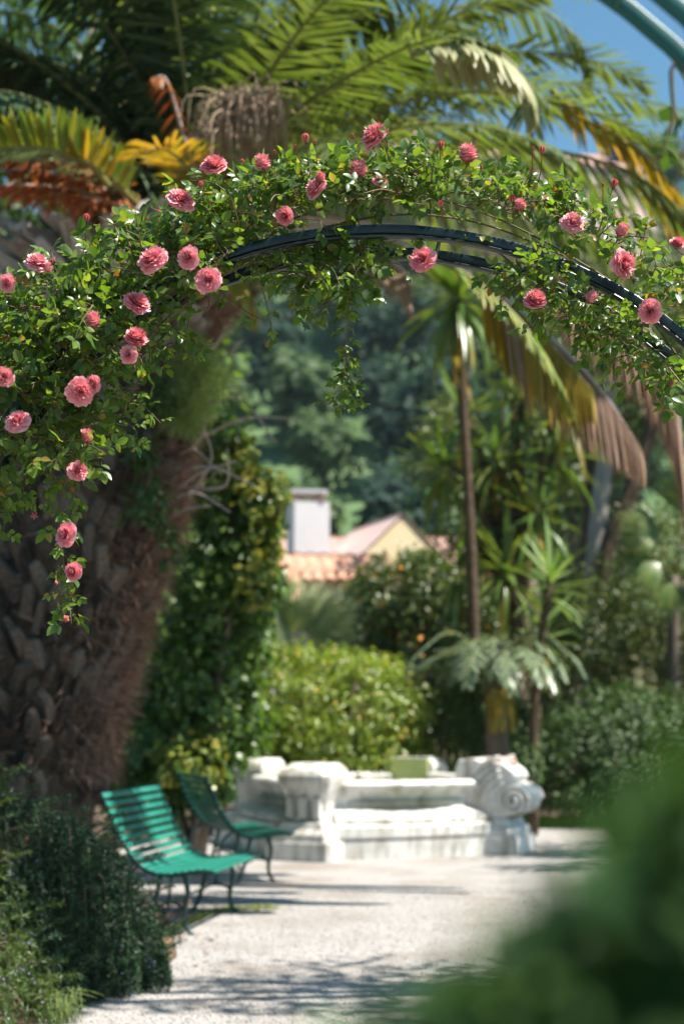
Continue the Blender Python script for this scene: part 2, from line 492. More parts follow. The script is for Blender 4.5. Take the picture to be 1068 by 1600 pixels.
M['rosemary_shaded'] = leaf_mat('shaded_rosemary_needle', [(0.014, 0.045, 0.02), (0.026, 0.066, 0.026), (0.04, 0.085, 0.026)], trans=0.2, tcol=(1.4, 1.4, 0.6), rough=0.5)  # darker version of the sunlit needles, rear plant's shade painted in
M['blue_flower'] = leaf_mat('blue_flower', [(0.30, 0.33, 0.62), (0.42, 0.42, 0.70)], trans=0.3, tcol=(1, 1, 1), rough=0.6)
M['near_bush'] = leaf_mat('glossy_leaf', [(0.02, 0.055, 0.02), (0.035, 0.085, 0.025), (0.075, 0.14, 0.03), (0.03, 0.07, 0.03)], trans=0.28, tcol=(1.8, 1.7, 0.5), rough=0.6, spec=0.15)
M['fern'] = leaf_mat('fine_fern', [(0.18, 0.27, 0.07), (0.26, 0.34, 0.11), (0.32, 0.38, 0.15)], trans=0.45, tcol=(1.2, 1.2, 0.5), rough=0.5)
M['bark'] = noise_mat('bark', [(0.045, 0.033, 0.025), (0.12, 0.09, 0.07), (0.22, 0.18, 0.15)], 8, 0.9, 0.8, stretch=(1, 1, 0.3), bdist=0.03)
M['bark_grey'] = noise_mat('grey_bark', [(0.12, 0.10, 0.085), (0.28, 0.24, 0.22), (0.4, 0.36, 0.33)], 6, 0.9, 0.6, stretch=(1, 1, 0.4), bdist=0.03)
M['render_white'] = noise_mat('white_render', [(0.62, 0.57, 0.58), (0.74, 0.70, 0.71)], 1.5, 0.9, 0.1)
M['render_yellow'] = noise_mat('yellow_render', [(0.68, 0.52, 0.29), (0.74, 0.62, 0.42)], 1.2, 0.9, 0.1)
M['render_pink'] = noise_mat('pink_render', [(0.62, 0.42, 0.38), (0.70, 0.52, 0.47)], 0.6, 0.9, 0.1)
M['tile'] = noise_mat('terracotta_tile', [(0.36, 0.16, 0.10), (0.48, 0.25, 0.17), (0.55, 0.35, 0.27)], 3, 0.85, 0.2, use_rnd=0.5)
M['tile_brown'] = noise_mat('weathered_tile', [(0.30, 0.16, 0.13), (0.40, 0.24, 0.2), (0.48, 0.32, 0.28)], 2, 0.85, 0.2, use_rnd=0.5)
M['dark_glass'] = noise_mat('dark_pane', [(0.03, 0.035, 0.04), (0.06, 0.07, 0.08)], 2, 0.15, 0.0)
M['hill'] = noise_mat('hill_scrub', [(0.045, 0.09, 0.04), (0.08, 0.14, 0.055), (0.13, 0.17, 0.08)], 0.09, 0.95, 0.5, [0.3, 0.5, 0.75], bdist=1.0)
HT = [('dark', (0.025, 0.06, 0.05), (0.05, 0.09, 0.066)), ('mid', (0.07, 0.12, 0.055), (0.115, 0.17, 0.08)),
      ('olive', (0.16, 0.165, 0.085), (0.24, 0.22, 0.12)), ('grey', (0.2, 0.19, 0.175), (0.26, 0.24, 0.21))]
for nme, a, c in HT:
    M['hill_' + nme] = leaf_mat('hill_tree_' + nme, [a, c], trans=0.45, tcol=(1.5, 1.5, 1.1), rough=0.6, spec=0.2)


# ------------------------------------------------------------------ ground
def grid_surface(name, xs, ys, zf, mat, **kw):
    X, Y = np.meshgrid(xs, ys, indexing='ij')
    Z = zf(X, Y)
    n, m_ = X.shape
    i, j = np.meshgrid(np.arange(n - 1), np.arange(m_ - 1), indexing='ij')
    q = np.stack([i * m_ + j, (i + 1) * m_ + j, (i + 1) * m_ + j + 1, i * m_ + j + 1], -1).reshape(-1, 4)
    mb = MB(); mb.add(np.stack([X, Y, Z], -1), q)
    return ob(name, mb, mat, **kw)


def poly_sheet(name, pts, z, mat, **kw):
    bm = bmesh.new()
    bm.faces.new([bm.verts.new((x, y, z)) for x, y in pts])
    me = bpy.data.meshes.new(name); bm.to_mesh(me); bm.free()
    return ob(name, me, mat, **kw)


def hill_z(X, Y):
    t = np.clip((Y - 62) / 130.0, 0, 1)
    h = 66 * t ** 1.15
    h = h * (1 + 0.16 * np.sin(X * 0.03 + 1.3) + 0.06 * np.sin(X * 0.11 + Y * 0.05)) + 1.6 * t * np.sin(X * 0.3 + Y * 0.21)
    back = np.clip((Y - 200) / 150.0, 0, 1)
    return h - 60 * back ** 1.5


grid_surface('ground', np.linspace(-400, 400, 9), np.concatenate([np.linspace(-60, 60, 7), [400.0, 900.0]]), lambda X, Y: 0 * X - np.where(Y > 61, 3.0, 0), M['soil'], kind='structure')
PATH = [(-2.3, -3), (-2.0, 5), (-1.68, 7.0), (-1.15, 8.4), (-1.05, 9.4), (-1.22, 10.6), (-1.45, 11.9), (-2.2, 13.0), (-2.7, 16), (-2.3, 19), (0.3, 20.2), (2.8, 20.3), (4.4, 20.6), (5.0, 16), (3.6, 9), (2.4, 4), (2.2, -3)]
poly_sheet('gravel_path', PATH, 0.004, M['gravel'], kind='structure')
poly_sheet('lawn', [(2.6, 20.2), (6.5, 20.5), (6.5, 21.6), (2.7, 21.5)], 0.008, M['moss'], kind='structure')
grid_surface('hill', np.linspace(-150, 150, 70), np.linspace(60, 360, 70), hill_z, M['hill'], kind='structure')


def inside(P, poly):
    x, y = P[:, 0], P[:, 1]
    r = np.zeros(len(P), bool)
    n = len(poly)
    for i in range(n):
        x1, y1 = poly[i]; x2, y2 = poly[(i + 1) % n]
        c = ((y1 > y) != (y2 > y)) & (x < (x2 - x1) * (y - y1) / (y2 - y1 + 1e-12) + x1)
        r ^= c
    return r


# loose stones on the path
bm = bmesh.new(); bmesh.ops.create_icosphere(bm, subdivisions=1, radius=1.0)
for v in bm.verts: v.co *= random.uniform(0.75, 1.2)
ICO = (np.array([v.co[:] for v in bm.verts]), [np.array([[v.index for v in f.verts] for f in bm.faces])]); bm.free()
P = np.column_stack([rng.uniform(-2.2, 3.2, 26000), 6.2 + 7 * rng.random(26000) ** 1.4, np.zeros(26000)])
P = P[inside(P, PATH)]
mb = MB(); s = rng.uniform(0.003, 0.009, len(P)); P[:, 2] = 0.004 + s * 0.25
mb.scatter(ICO, P, frames(rdirs(len(P)) * [1, 1, 0.15], np.tile([0, 0, 1.0], (len(P), 1))), np.column_stack([s, s * 1.3, s * 0.6]))
ob('gravel_stones', mb, M['pebble'], kind='stuff')
# dry leaves under the bench
P = np.column_stack([rng.uniform(-2.6, -0.85, 1500), rng.uniform(8.6, 12.6, 1500), rng.uniform(0.008, 0.02, 1500)])
keep = (P[:, 0] < -1.1) | (rng.random(1500) < 0.12)
P = P[keep]
mb = MB(); mb.scatter(LEAF, P, frames(rdirs(len(P)) * [1, 1, 0.2], np.tile([0, 0, 1.0], (len(P), 1)) + 0.4 * rdirs(len(P))), rng.uniform(0.03, 0.08, len(P)))
ob('fallen_leaves', mb, M['litter'], kind='stuff')
# the grass strip beside the hedge, thin moss line along the bed
P = np.column_stack([rng.uniform(2.6, 6.4, 9000), rng.uniform(20.3, 21.5, 9000), np.full(9000, 0.008)])
mb = MB(); mb.scatter(NEEDLE, P, frames(np.tile([0, 0, 1.0], (9000, 1)) + 0.45 * rdirs(9000), rdirs(9000)), np.column_stack([np.full(9000, 0.12), rng.uniform(0.07, 0.16, 9000), np.ones(9000)]))
ob('grass', mb, M['grass'], kind='stuff')
P = spline([(-1.22, 10.5, 0), (-1.0, 11.55, 0), (-0.75, 11.7, 0), (-0.5, 11.75, 0)], 900)[rng.random(900) < np.linspace(.7, .15, 900)]
P = np.concatenate([P] * 3)[:900]
P = np.pad(P, ((0, 900 - len(P)), (0, 0)), mode='edge')
P += rng.normal(size=P.shape) * [0.03, 0.06, 0]; P[:, 2] = 0.005
mb = MB(); mb.scatter(NEEDLE, P, frames(np.tile([0, 0, 1.0], (900, 1)) + 0.8 * rdirs(900), rdirs(900)), np.column_stack([np.full(900, 0.1), rng.uniform(0.02, 0.05, 900), np.ones(900)]))
ob('path_weeds', mb, M['palm_lime'], kind='stuff')


# ------------------------------------------------------------------ foliage masses
def clump_points(ells, n, shell=0.35, clumps=40, cl_r=0.28):
    """Leaf positions and outward normals on lumpy ellipsoids: (centre, radii) pairs weighted by area."""
    w = np.array([r[0] * r[2] + r[1] * r[2] + r[0] * r[1] for c, r in ells]); w /= w.sum()
    PP, NN = [], []
    for (c, r), k in zip(ells, w):
        r = np.asarray(r, float); c = np.asarray(tuple(c), float)
        m_ = max(20, int(n * k))
        nc = max(6, int(clumps * k * len(ells) / 1.0))
        cd = rdirs(nc); cs = rng.uniform(0.78, 1.12, nc)
        pick = rng.integers(0, nc, m_)
        d = rdirs(m_)
        loc = cd[pick] * cs[pick, None] * (1 - shell * rng.random((m_, 1)) ** 1.5) + d * cl_r * rng.random((m_, 1)) ** 0.5
        PP.append(c + loc * r)
        NN.append(unit(loc / r + 0.35 * d))
    return np.concatenate(PP), np.concatenate(NN)


def leafy(mb, P, Nn, size, tpl, droop=0.5, jit=0.6):
    n = len(P)
    D = unit(Nn * 0.5 + np.array([0, 0, -droop]) + jit * rdirs(n))
    Z = unit(Nn + np.array([0, 0, 0.5]) + 0.55 * rdirs(n))
    mb.scatter(tpl, P, frames(D, Z), rng.uniform(size * 0.7, size * 1.25, n))


def leaf_objects(name, parent, P, Nn, size, mesh, droop=0.5, jit=0.6):
    """Single leaves, each an object sharing one mesh."""
    n = len(P)
    D = unit(Nn * 0.5 + np.array([0, 0, -droop]) + jit * rdirs(n))
    Z = unit(Nn + np.array([0, 0, 0.5]) + 0.55 * rdirs(n))
    F = frames(D, Z)
    S = rng.uniform(size * 0.75, size * 1.3, n)
    for i in range(n):
        o = bpy.data.objects.new(name, mesh)
        COL.objects.link(o)
        o.parent = parent
        Mx = Matrix([[*(F[i, r] * S[i]), P[i, r]] for r in range(3)] + [[0, 0, 0, 1]])
        o.matrix_local = Matrix.Translation(-parent.location) @ Mx


def tpl_mesh(name, tpl, mat):
    mb = MB(); mb.add(tpl[0], tpl[1], 0.0)
    me = mb.mesh(name); me.materials.append(mat)
    return me


def stems(mb, base, tips, r0, r1, sag=0.1, n=6):
    for t in tips:
        b = np.asarray(tuple(base)) + rng.normal(size=3) * [0.03, 0.03, 0]
        t = np.asarray(tuple(t))
        mid = (b + t) / 2 + rng.normal(size=3) * sag
        tube(mb, spline([b, mid, t], 8), np.linspace(r0, r1, 8), n)


# hillside trees and houses, far off
protos = []
for k, (nme, a, c) in enumerate(HT):
    tall = (1.25, 1.0, 0.9, 1.3)[k]
    ells = [((0, 0, 3.4 * tall), (2.3, 2.3, 2.2 * tall)), ((0.8, 0.5, 5.0 * tall), (1.7, 1.6, 1.7 * tall)), ((-0.9, -0.3, 4.5 * tall), (1.6, 1.7, 1.6 * tall))]
    Pq, Nq = clump_points(ells, 1100, 0.5, 34, 0.33)
    mb = MB(); leafy(mb, Pq, Nq, 0.55, CARD, 0.3, 0.8); cm = mb.mesh('crown'); cm.materials.append(M['hill_' + nme])
    mb = MB(); tube(mb, [(0, 0, -1.5), (0.1, 0, 1.5), (0, 0.1, 4.5 * tall)], [0.3, 0.22, 0.1], 6); tm = mb.mesh('trunk'); tm.materials.append(M['bark'])
    protos.append((cm, tm))
HLAB = ['dark blue-green tree among the blurred woods on the hillside', 'mid green tree among the blurred woods on the hillside',
        'olive brown tree among the blurred woods on the hillside', 'greyish bare-looking tree among the blurred woods on the hillside']
HGRP = ['dark hillside trees', 'green hillside trees', 'olive hillside trees', 'grey hillside trees']
cnt = 0
for row in range(13):
    Yh = 66 + row * 10.5
    half = Yh * 0.27 + 8
    xs = np.arange(-half, half, 6.2 if row < 2 else 4.6)
    for x in xs:
        x2, y2 = x + rng.uniform(-2.2, 2.2), Yh + rng.uniform(-4, 4)
        if 0.25 < x2 / y2 and row > 9: continue
        nz = math.sin(x2 * 0.09 + 2.0) + math.sin(y2 * 0.07 + x2 * 0.05) + rng.normal() * 0.6
        uu = x2 / y2 + 0.02 * rng.normal()
        if row < 3 and rng.random() < .55 and uu > -.06: continue
        nz += 0.5 if uu > .005 else -1.0
        k = 0 if nz > 0.75 else (1 if nz > -0.3 else (2 if nz > -1.9 else 3))
        cm, tm = protos[k]
        z = float(hill_z(np.array(x2), np.array(y2)))
        r = root('hillside_tree', (x2, y2, z - 0.2), HLAB[k], 'tree', HGRP[k])
        s = rng.uniform(0.8, 1.35)
        r.scale = (s, s, s * rng.uniform(0.9, 1.2)); r.rotation_euler = (0, 0, rng.uniform(0, 6.28))
        ob('crown', cm, None, r, local=True, kind='stuff'); ob('trunk', tm, None, r, local=True)
        cnt += 1


def gable_house(name, c, size, h, roof_h, rot, wall, roof, label, axis='x', windows=(), chim=None, n_tiles=0):
    r = root(name, (c[0], c[1], 0), label, 'house')
    r.rotation_euler = (0, 0, rot)
    w, d = size
    mb = MB()
    if axis == 'x':      # ridge along local x
        V = [(-w/2, -d/2, 0), (w/2, -d/2, 0), (w/2, d/2, 0), (-w/2, d/2, 0), (-w/2, -d/2, h), (w/2, -d/2, h), (w/2, d/2, h), (-w/2, d/2, h), (-w/2, 0, h+roof_h), (w/2, 0, h+roof_h)]
        mb.add(V, [np.array([[0, 1, 5, 4], [2, 3, 7, 6]]), np.array([[1, 2, 6, 9, 5], [3, 0, 4, 8, 7]])])
    else:
        V = [(-w/2, -d/2, 0), (w/2, -d/2, 0), (w/2, d/2, 0), (-w/2, d/2, 0), (-w/2, -d/2, h), (w/2, -d/2, h), (w/2, d/2, h), (-w/2, d/2, h), (0, -d/2, h+roof_h), (0, d/2, h+roof_h)]
        mb.add(V, [np.array([[1, 2, 6, 5], [3, 0, 4, 7]]), np.array([[0, 1, 5, 8, 4], [2, 3, 7, 9, 6]])])
    ob('wall', mb, wall, r, local=True, smooth=False)
    # roof: two slabs of tile rows that stand proud of the wall
    e = 0.3 if axis == 'x' else 0.06
    for sgn in (-1, 1):
        mb = MB()
        span = d / 2 if axis == 'x' else w / 2
        L = (w if axis == 'x' else d) + 2 * e
        sl = math.hypot(span, roof_h)
        nr, nc = 9, max(4, int(L / 0.3))
        u, v = np.meshgrid(np.linspace(-L/2, L/2, nc * 4 + 1), np.linspace(-0.02, 1 + e / span, nr * 2 + 1), indexing='ij')
        off = 0.05 * np.abs(np.cos(u / 0.3 * PI)) + 0.03 * ((v * nr * 1.0) % 1.0) + 0.03
        a = span * v; zz = h + roof_h * (1 - v) + off
        Vv = np.stack([u, sgn * a, zz], -1) if axis == 'x' else np.stack([sgn * a, u, zz], -1)
        n_, m_ = u.shape
        i, j = np.meshgrid(np.arange(n_ - 1), np.arange(m_ - 1), indexing='ij')
        q = np.stack([i * m_ + j, (i + 1) * m_ + j, (i + 1) * m_ + j + 1, i * m_ + j + 1], -1).reshape(-1, 4)
        mb.add(Vv, q)
        ob('roof', mb, roof, r, local=True)
    for (wx, wz, ww, wh) in windows:
        mb = MB(); add_box(mb, (wx, -d/2 - 0.01, wz), (ww + 0.2, 0.08, wh + 0.2))
        f = ob('window', mb, M['render_white'], r, local=True, smooth=False)
        mb = MB(); add_box(mb, (wx, -d/2 - 0.055, wz), (ww, 0.02, wh))
        ob('pane', mb, M['dark_glass'], f, smooth=False)
    if chim:
        cx, cy, cw, z0, z1 = chim
        mb = MB(); add_box(mb, (cx, cy, (z0 + z1) / 2), (cw, cw, z1 - z0), .25)
        ch = ob('chimney', mb, M['render_white'], r, local=True, smooth=False)
        mb = MB()
        for sx in (-1, 1):
            for sy in (-1, 1):
                add_box(mb, (cx + sx * cw * 0.34, cy + sy * cw * 0.34, z1 + 0.13), (cw * 0.22, cw * 0.22, 0.26))
        ob('post', mb, M['tile_brown'], ch, smooth=False)
        mb = MB(); add_box(mb, (cx, cy, z1 + 0.31), (cw * 1.02, cw * 1.02, 0.1), .1)
        ob('cap', mb, M['render_white'], ch, smooth=False)
    return r


SC = lambda Y: FPX / Y
# house with the white chimney, low brown roof
cA = at(556, 830, 42)
gable_house('brown_roofed_house', (cA.x + 0.2, 44.6), (6.2, 5.2), 5.55, 1.6, 0.0, M['render_pink'], M['tile_brown'], 'house with low brown tiled roof and thick white chimney at its corner', 'x',
            windows=((-1.0, 4.2, 0.8, 1.1), (1.4, 4.2, 0.8, 1.1)), chim=(at(481, 800, 41.4).x - cA.x - 0.2, 41.4 - 44.6, 1.05, 5.0, at(481, 788, 41.4).z))
cB = at(622, 840, 39)
gable_house('yellow_gabled_house', (cB.x - .55, 41.0), (2.5, 4.0), 5.9, 1.2, math.radians(20), M['render_yellow'], M['render_pink'], 'small pale yellow house with its gable end facing the garden', 'y',
            windows=((0.25, 5.6, 0.5, 0.7),))
cC = at(488, 900, 30)
gable_house('terracotta_roofed_house', (cC.x - 0.1, 32.2), (3.0, 3.4), 4.0, 1.15, math.radians(8), M['render_white'], M['tile'], 'low house with bright terracotta roof just beyond the pale fan palm', 'x', windows=((0.4, 2.6, 0.6, 0.9),))
for k, (px, py, Yh, w, lab) in enumerate([(610, 225, 178, 9, 'pale pink house on the ridge glimpsed above the tallest rose bloom'), (705, 290, 168, 10, 'pink house on the hill seen between palm fronds over the arch top'),
                                         (845, 285, 165, 14, 'wide pale pink house high on the hill above the right arch'), (930, 300, 160, 9, 'small pink house on the hill beside the yellow frond tip')]):
    p = at(px, py, Yh)
    zb = float(hill_z(np.array(p.x), np.array(float(Yh))))
    r = gable_house('hillside_house', (p.x, Yh), (w, 8), 6.0, 2.2, rng.uniform(-0.3, 0.3), M['render_pink'], M['tile_brown'], lab, 'x', windows=tuple((x, 3.6, 1.1, 1.6) for x in np.linspace(-w / 3, w / 3, 3)))
    r.location.z = max(zb - 1.0, p.z - 4.5)
    base = r.location.z - zb
    if base > 0:      # terrace wall under it
        mb = MB(); add_box(mb, (0, 0, -base / 2 - 1.0), (w + 1.5, 9.5, base + 2.0)); ob('terrace_wall', mb, M['render_pink'], r, local=True, smooth=False)

# whitewashed wall with a tiled top behind the citrus
wl = root('tiled_garden_wall', (2.9, 29.0, 0), 'white garden wall topped with terracotta tiles behind the orange tree and yuccas', 'wall')
zt = at(740, 908, 29).z
mb = MB(); add_box(mb, (1.6, 29.0, zt / 2), (4.8, 0.3, zt)); ob('wall', mb, M['render_yellow'], wl, smooth=False)
mb = MB()
a = np.linspace(0, PI, 7)
prof = np.column_stack([0.115 * np.cos(a), 0.07 * np.sin(a)])
V = np.concatenate([np.column_stack([prof[:, 0] * k_, np.full(7, y_), prof[:, 1]]) for y_, k_ in ((-0.24, 1.0), (0.24, 0.8))])
mb.add(V, np.array([[i, i + 1, i + 8, i + 7] for i in range(6)]), 0.0)
tme = mb.mesh('roof_tile'); tme.materials.append(M['tile'])
for i in range(19):
    for rowk in (0, 1):
        o = ob('roof_tile', tme, None, wl)
        o.location = Vector((-0.75 + i * 0.245 + rng.normal() * 0.006, 28.82 + rowk * 0.36, zt + 0.06 + rowk * 0.0)) - wl.location
        o.rotation_euler = (0.42 if rowk == 0 else -0.42, 0, rng.normal() * 0.03)


# ------------------------------------------------------------------ leafy shrubs and trees of the garden
def shrub(name, ells, base, n, size, mat, tpl, label, cat, stem_r=0.04, stem_mat=None, n_stems=7, shell=0.4, clumps=60, cl_r=0.25, leaves=0, droop=0.5, extra=None, leaf_mat_key=None):
    r = root(name, base, label, cat)
    P, Nn = clump_points(ells, n, shell, clumps, cl_r)
    keep = P[:, 2] > base[2] + 0.02
    P, Nn = P[keep], Nn[keep]
    if leaves:
        front = np.argsort((P - np.array([0, 0, EYE]))[:, 1] / np.maximum(0.2, -Nn[:, 1] + 0.6))[:leaves * 3]
        sel = rng.choice(front, leaves, replace=False)
        leaf_objects('leaf', r, P[sel], Nn[sel], size * 1.05, tpl_mesh('leaf', tpl, M[leaf_mat_key or mat]), droop)
        mask = np.ones(len(P), bool); mask[sel] = False
        P, Nn = P[mask], Nn[mask]
    mb = MB(); leafy(mb, P, Nn, size, tpl, droop)
    ob('foliage', mb, M[mat], r, kind='stuff')
    tips = [np.asarray(tuple(c)) + rdirs(1)[0] * np.asarray(rr) * 0.6 for c, rr in ells for _ in range(max(1, n_stems // len(ells)))]
    tb = [t for t in tips if t[2] > base[2] + 0.2]
    mb = MB(); stems(mb, base, tb, stem_r, stem_r * 0.3, 0.08)
    ob('stem', mb, stem_mat or M['bark'], r)
    return r


def E(px, py, Y, rx, rz, ry=None):
    """Ellipsoid given by its picture centre and picture radii."""
    k = Y / FPX
    return (at(px, py, Y), (rx * k, (ry if ry else (rx * k + rz * k) / 2), rz * k))


# dark evergreen behind the palm at the left
p = at(90, 1125, 18)
shrub('evergreen_tree', [((-3.9, 18, 9.5), (3.0, 2.2, 3.4)), ((-5.5, 18.5, 5.5), (2.6, 2.0, 3.0)), ((-2.7, 18, 6.6), (1.5, 1.6, 1.5)), ((-2.6, 18, 3.0), (1.6, 1.2, 2.6)), ((-4.6, 18, 2.0), (2.0, 1.2, 2.2))],
      (-3.9, 18, 0), 26000, 0.16, 'ivy', LEAF_LOW, 'tall dark evergreen tree behind the big palm at the left edge', 'tree', 0.16, None, 10, 0.6, 120, 0.3)

# ivy-covered mass from the palm trunk down behind the benches
YI = 15.2
ells = [E(398, 800, YI, 48, 62), E(345, 780, YI, 55, 80), E(385, 900, YI, 58, 75), E(335, 930, YI + .2, 75, 105), E(300, 1060, YI + .3, 95, 100), E(360, 1010, YI + .3, 62, 70),
        E(260, 1160, YI + .2, 75, 80), E(345, 1130, YI + .3, 70, 65), E(225, 1235, YI + .2, 60, 60), E(310, 1215, YI + .3, 60, 50), E(350, 690, YI, 40, 50)]
ivy = shrub('ivy_covered_bush', ells, (at(300, 1250, YI).x, YI + .3, 0), 15000, 0.085, 'ivy', LEAF_IVY, 'tall ivy-clad bush with glossy dark leaves between the palm trunk and the round bush', 'bush', 0.06, None, 14, 0.35, 150, 0.3, leaves=300)
Pq, Nq = clump_points([E(408, 775, YI - .3, 42, 45), E(370, 720, YI - .3, 38, 40), E(415, 850, YI - .3, 28, 35), E(300, 1190, YI - .3, 60, 40), E(400, 900, YI - .4, 30, 50)], 1150, 0.3, 40, 0.3)
mb = MB(); leafy(mb, Pq, Nq, 0.085, LEAF_IVY); ob('young_foliage', mb, M['ivy_lime'], ivy, kind='stuff', label='yellow-green young leaves at the top of the ivy')

# rounded bush behind the fountain
YB = 19.6
shrub('rounded_bush', [E(500, 1110, YB, 160, 100, 1.2), E(430, 1085, YB, 95, 80, 1.0), E(575, 1110, YB, 90, 88, 1.0), E(500, 1180, YB, 165, 60, 1.1), E(395, 1150, YB - .3, 80, 70, .8)], (at(500, 1190, YB).x, YB, 0), 21000, 0.085, 'bush', LEAF, 'large rounded yellow-green bush directly behind the white fountain', 'bush', 0.05, None, 12, 0.22, 320, 0.15, leaves=250)
YT = 24.0
ct = shrub('orange_tree', [E(640, 940, YT, 95, 75, 1.1), E(600, 960, YT, 70, 75, 1.0), E(705, 960, YT, 70, 85, 1.0), E(640, 1040, YT, 120, 70, 1.0), E(660, 880, YT, 40, 25, .5)], (at(640, 1190, YT).x, YT, 0), 13000, 0.11, 'citrus', LEAF, 'dense dark citrus tree with a few oranges left of the tallest yucca', 'tree', 0.09, None, 10, 0.4, 120, 0.28)
mb = MB(); mb.scatter(ICO, np.zeros((1, 3)), np.eye(3)[None], np.array([0.045])); ome = mb.mesh('orange'); ome.materials.append(M['orange'])
Pq, Nq = clump_points([E(640, 950, YT - .6, 95, 75, .6), E(690, 1000, YT - .6, 70, 60, .5)], 26, 0.1, 40, 0.2)
for q_ in Pq:
    o = ob('orange', ome, None, ct); o.location = Vector(q_) - ct.location
# bushes filling below, right of the rounded bush
shrub('low_shrub', [E(690, 1090, 21.5, 75, 100, .7), E(740, 1010, 21.2, 40, 60, .45), E(735, 1150, 21.5, 50, 70, .6), E(640, 1150, 21.8, 60, 60, .6)], (at(700, 1190, 21.5).x, 21.5, 0), 6000, 0.085, 'citrus', LEAF, 'low dark green shrub between the rounded bush and the pale cycad', 'bush', 0.04, None, 8, 0.4, 80, 0.28)

# clipped rounded bushes at the right
shrub('clipped_bush', [E(945, 1185, 21, 108, 108, 1.0), E(905, 1200, 20.8, 68, 92, .8), E(990, 1170, 21.2, 90, 98, .9)], (at(945, 1250, 21).x, 21, 0), 15000, 0.075, 'hedge', LEAF_LOW, 'clipped rounded dark bush right of the fountain behind the grass strip', 'bush', 0.05, None, 9, 0.2, 260, 0.15)
shrub('clipped_bush', [E(1100, 1170, 21.6, 105, 115, 1.0), E(1170, 1180, 21.6, 105, 110, 1.0)], (at(1120, 1250, 21.6).x, 21.6, 0), 11000, 0.075, 'hedge', LEAF_LOW, 'clipped dark bush cut by the right edge of the picture', 'bush', 0.05, None, 8, 0.2, 220, 0.15)

# dense dark trees at the right
shrub('dark_shrub', [E(1010, 960, 25.5, 110, 110, 1.3), E(930, 1000, 25.5, 80, 90, 1.0), E(1060, 860, 26, 100, 100, 1.2), E(950, 900, 26.5, 70, 90, .9), E(1120, 1000, 25, 120, 120, 1.3)], (at(1010, 1190, 25.5).x, 25.5, 0), 15000, 0.10, 'citrus', LEAF_LOW, 'broad dark shrub rising behind the clipped bushes', 'bush', 0.07, None, 10, 0.5, 130, 0.3)
shrub('broadleaf_tree', [E(870, 560, 30, 110, 90, 1.8), E(960, 640, 30, 110, 120, 1.8), E(1050, 520, 30, 110, 120, 1.8), E(700, 700, 31, 60, 90, 1.2), E(840, 760, 30, 100, 110, 1.6), E(760, 830, 31, 80, 60, 1.2)], (at(900, 1190, 30).x, 30, 0), 15000, 0.16, 'citrus', LEAF_LOW, 'broad green tree filling the gap behind the yuccas at the right', 'tree', 0.17, None, 10, 0.6, 130, 0.32)
shrub('wall_shrub', [E(760, 1000, 26.6, 80, 85, .7), E(850, 1010, 26.6, 80, 90, .7), E(720, 960, 27, 50, 55, .5), E(800, 945, 27, 40, 45, .5), E(900, 960, 27, 60, 70, .6), E(830, 1120, 26.0, 120, 80, .7)], (at(800, 1190, 26.6).x, 26.6, 0), 9000, 0.10, 'citrus', LEAF_LOW, 'leafy dark shrub growing against the tiled garden wall', 'bush', 0.05, None, 10, 0.5, 100, 0.3)
shrub('shade_shrub', [E(822, 1215, 18.75, 26, 62, .28), E(810, 1200, 20.9, 55, 80, .5), E(730, 1215, 20.9, 40, 60, .5)], (at(800, 1250, 20.9).x, 20.9, 0), 3500, 0.08, 'hedge', LEAF_LOW, 'small dark shrub at the foot of the pale cycad behind the carved scroll', 'bush', 0.03, None, 6, 0.5, 60, 0.3)
shrub('low_shrub', [E(728, 1110, 19.75, 48, 85, .35), E(800, 1150, 19.8, 40, 70, .3)], (at(740, 1250, 19.8).x, 19.8, 0), 3600, 0.08, 'hedge', LEAF_LOW, 'leafy shrub hiding the foot of the tallest yucca next to the cycad', 'bush', 0.03, None, 6, 0.5, 60, 0.3)
# leaning bare trunks at the right
lt = root('twin_trunk_tree', (at(930, 1190, 26).x, 26, 0), 'tree with pale grey and black leaning trunks at the right behind the yuccas', 'tree')
mb = MB(); tube(mb, spline([at(925, 1250, 26), at(925, 950, 26), at(935, 800, 26), at(950, 680, 26), at(955, 560, 26)], 14), np.linspace(0.2, 0.13, 14), 10); ob('trunk', mb, M['bark_grey'], lt)
mb = MB(); tube(mb, spline([at(930, 1250, 25.9), at(940, 900, 25.9), at(980, 780, 25.9), at(1010, 690, 25.9), at(1045, 580, 25.9)], 14), np.linspace(0.17, 0.12, 14), 10); ob('trunk', mb, M['trunk_dark'], lt, label='blackish trunk leaning to the right')
mb = MB(); tube(mb, spline([at(922, 1250, 26.2), at(915, 900, 26.2), at(918, 760, 26.2), at(920, 640, 26.2)], 12), np.linspace(0.12, 0.09, 12), 10); ob('trunk', mb, M['trunk_dark'], lt)
Pq, Nq = clump_points([E(980, 480, 26, 110, 110, 1.4), E(1080, 560, 26, 90, 90, 1.2)], 3800, 0.6, 60, 0.32)
mb = MB(); leafy(mb, Pq, Nq, 0.15, LEAF_LOW); ob('crown', mb, M['citrus'], lt, kind='stuff')


# tall trees just outside the picture at the right, unseen crowns shaped and placed to shade the gravel and the rosemary
def shade_tree(ells, base, fork, n, label):
    r = root('shade_tree', base, label, 'tree')
    Pq, Nq = clump_points(ells, n, 0.6, 60, 0.3)
    mb = MB(); leafy(mb, Pq, Nq, 0.13, LEAF_LOW); ob('crown', mb, M['citrus'], r, kind='stuff')
    mb = MB(); tube(mb, spline([base, (base[0] + .05, base[1], fork[2] * .5), fork], 14), np.linspace(.17, .11, 14), 10); ob('trunk', mb, M['bark'], r)
    for c, rr in ells:
        mb = MB(); e = Vector(c) + Vector((-rr[0] * .6, 0, 0)); m_ = Vector(fork).lerp(e, .5) + Vector((0, 0, .2)); tube(mb, spline([fork, m_, e], 10), np.linspace(.07, .015, 10), 6); ob('branch', mb, M['bark'], r)


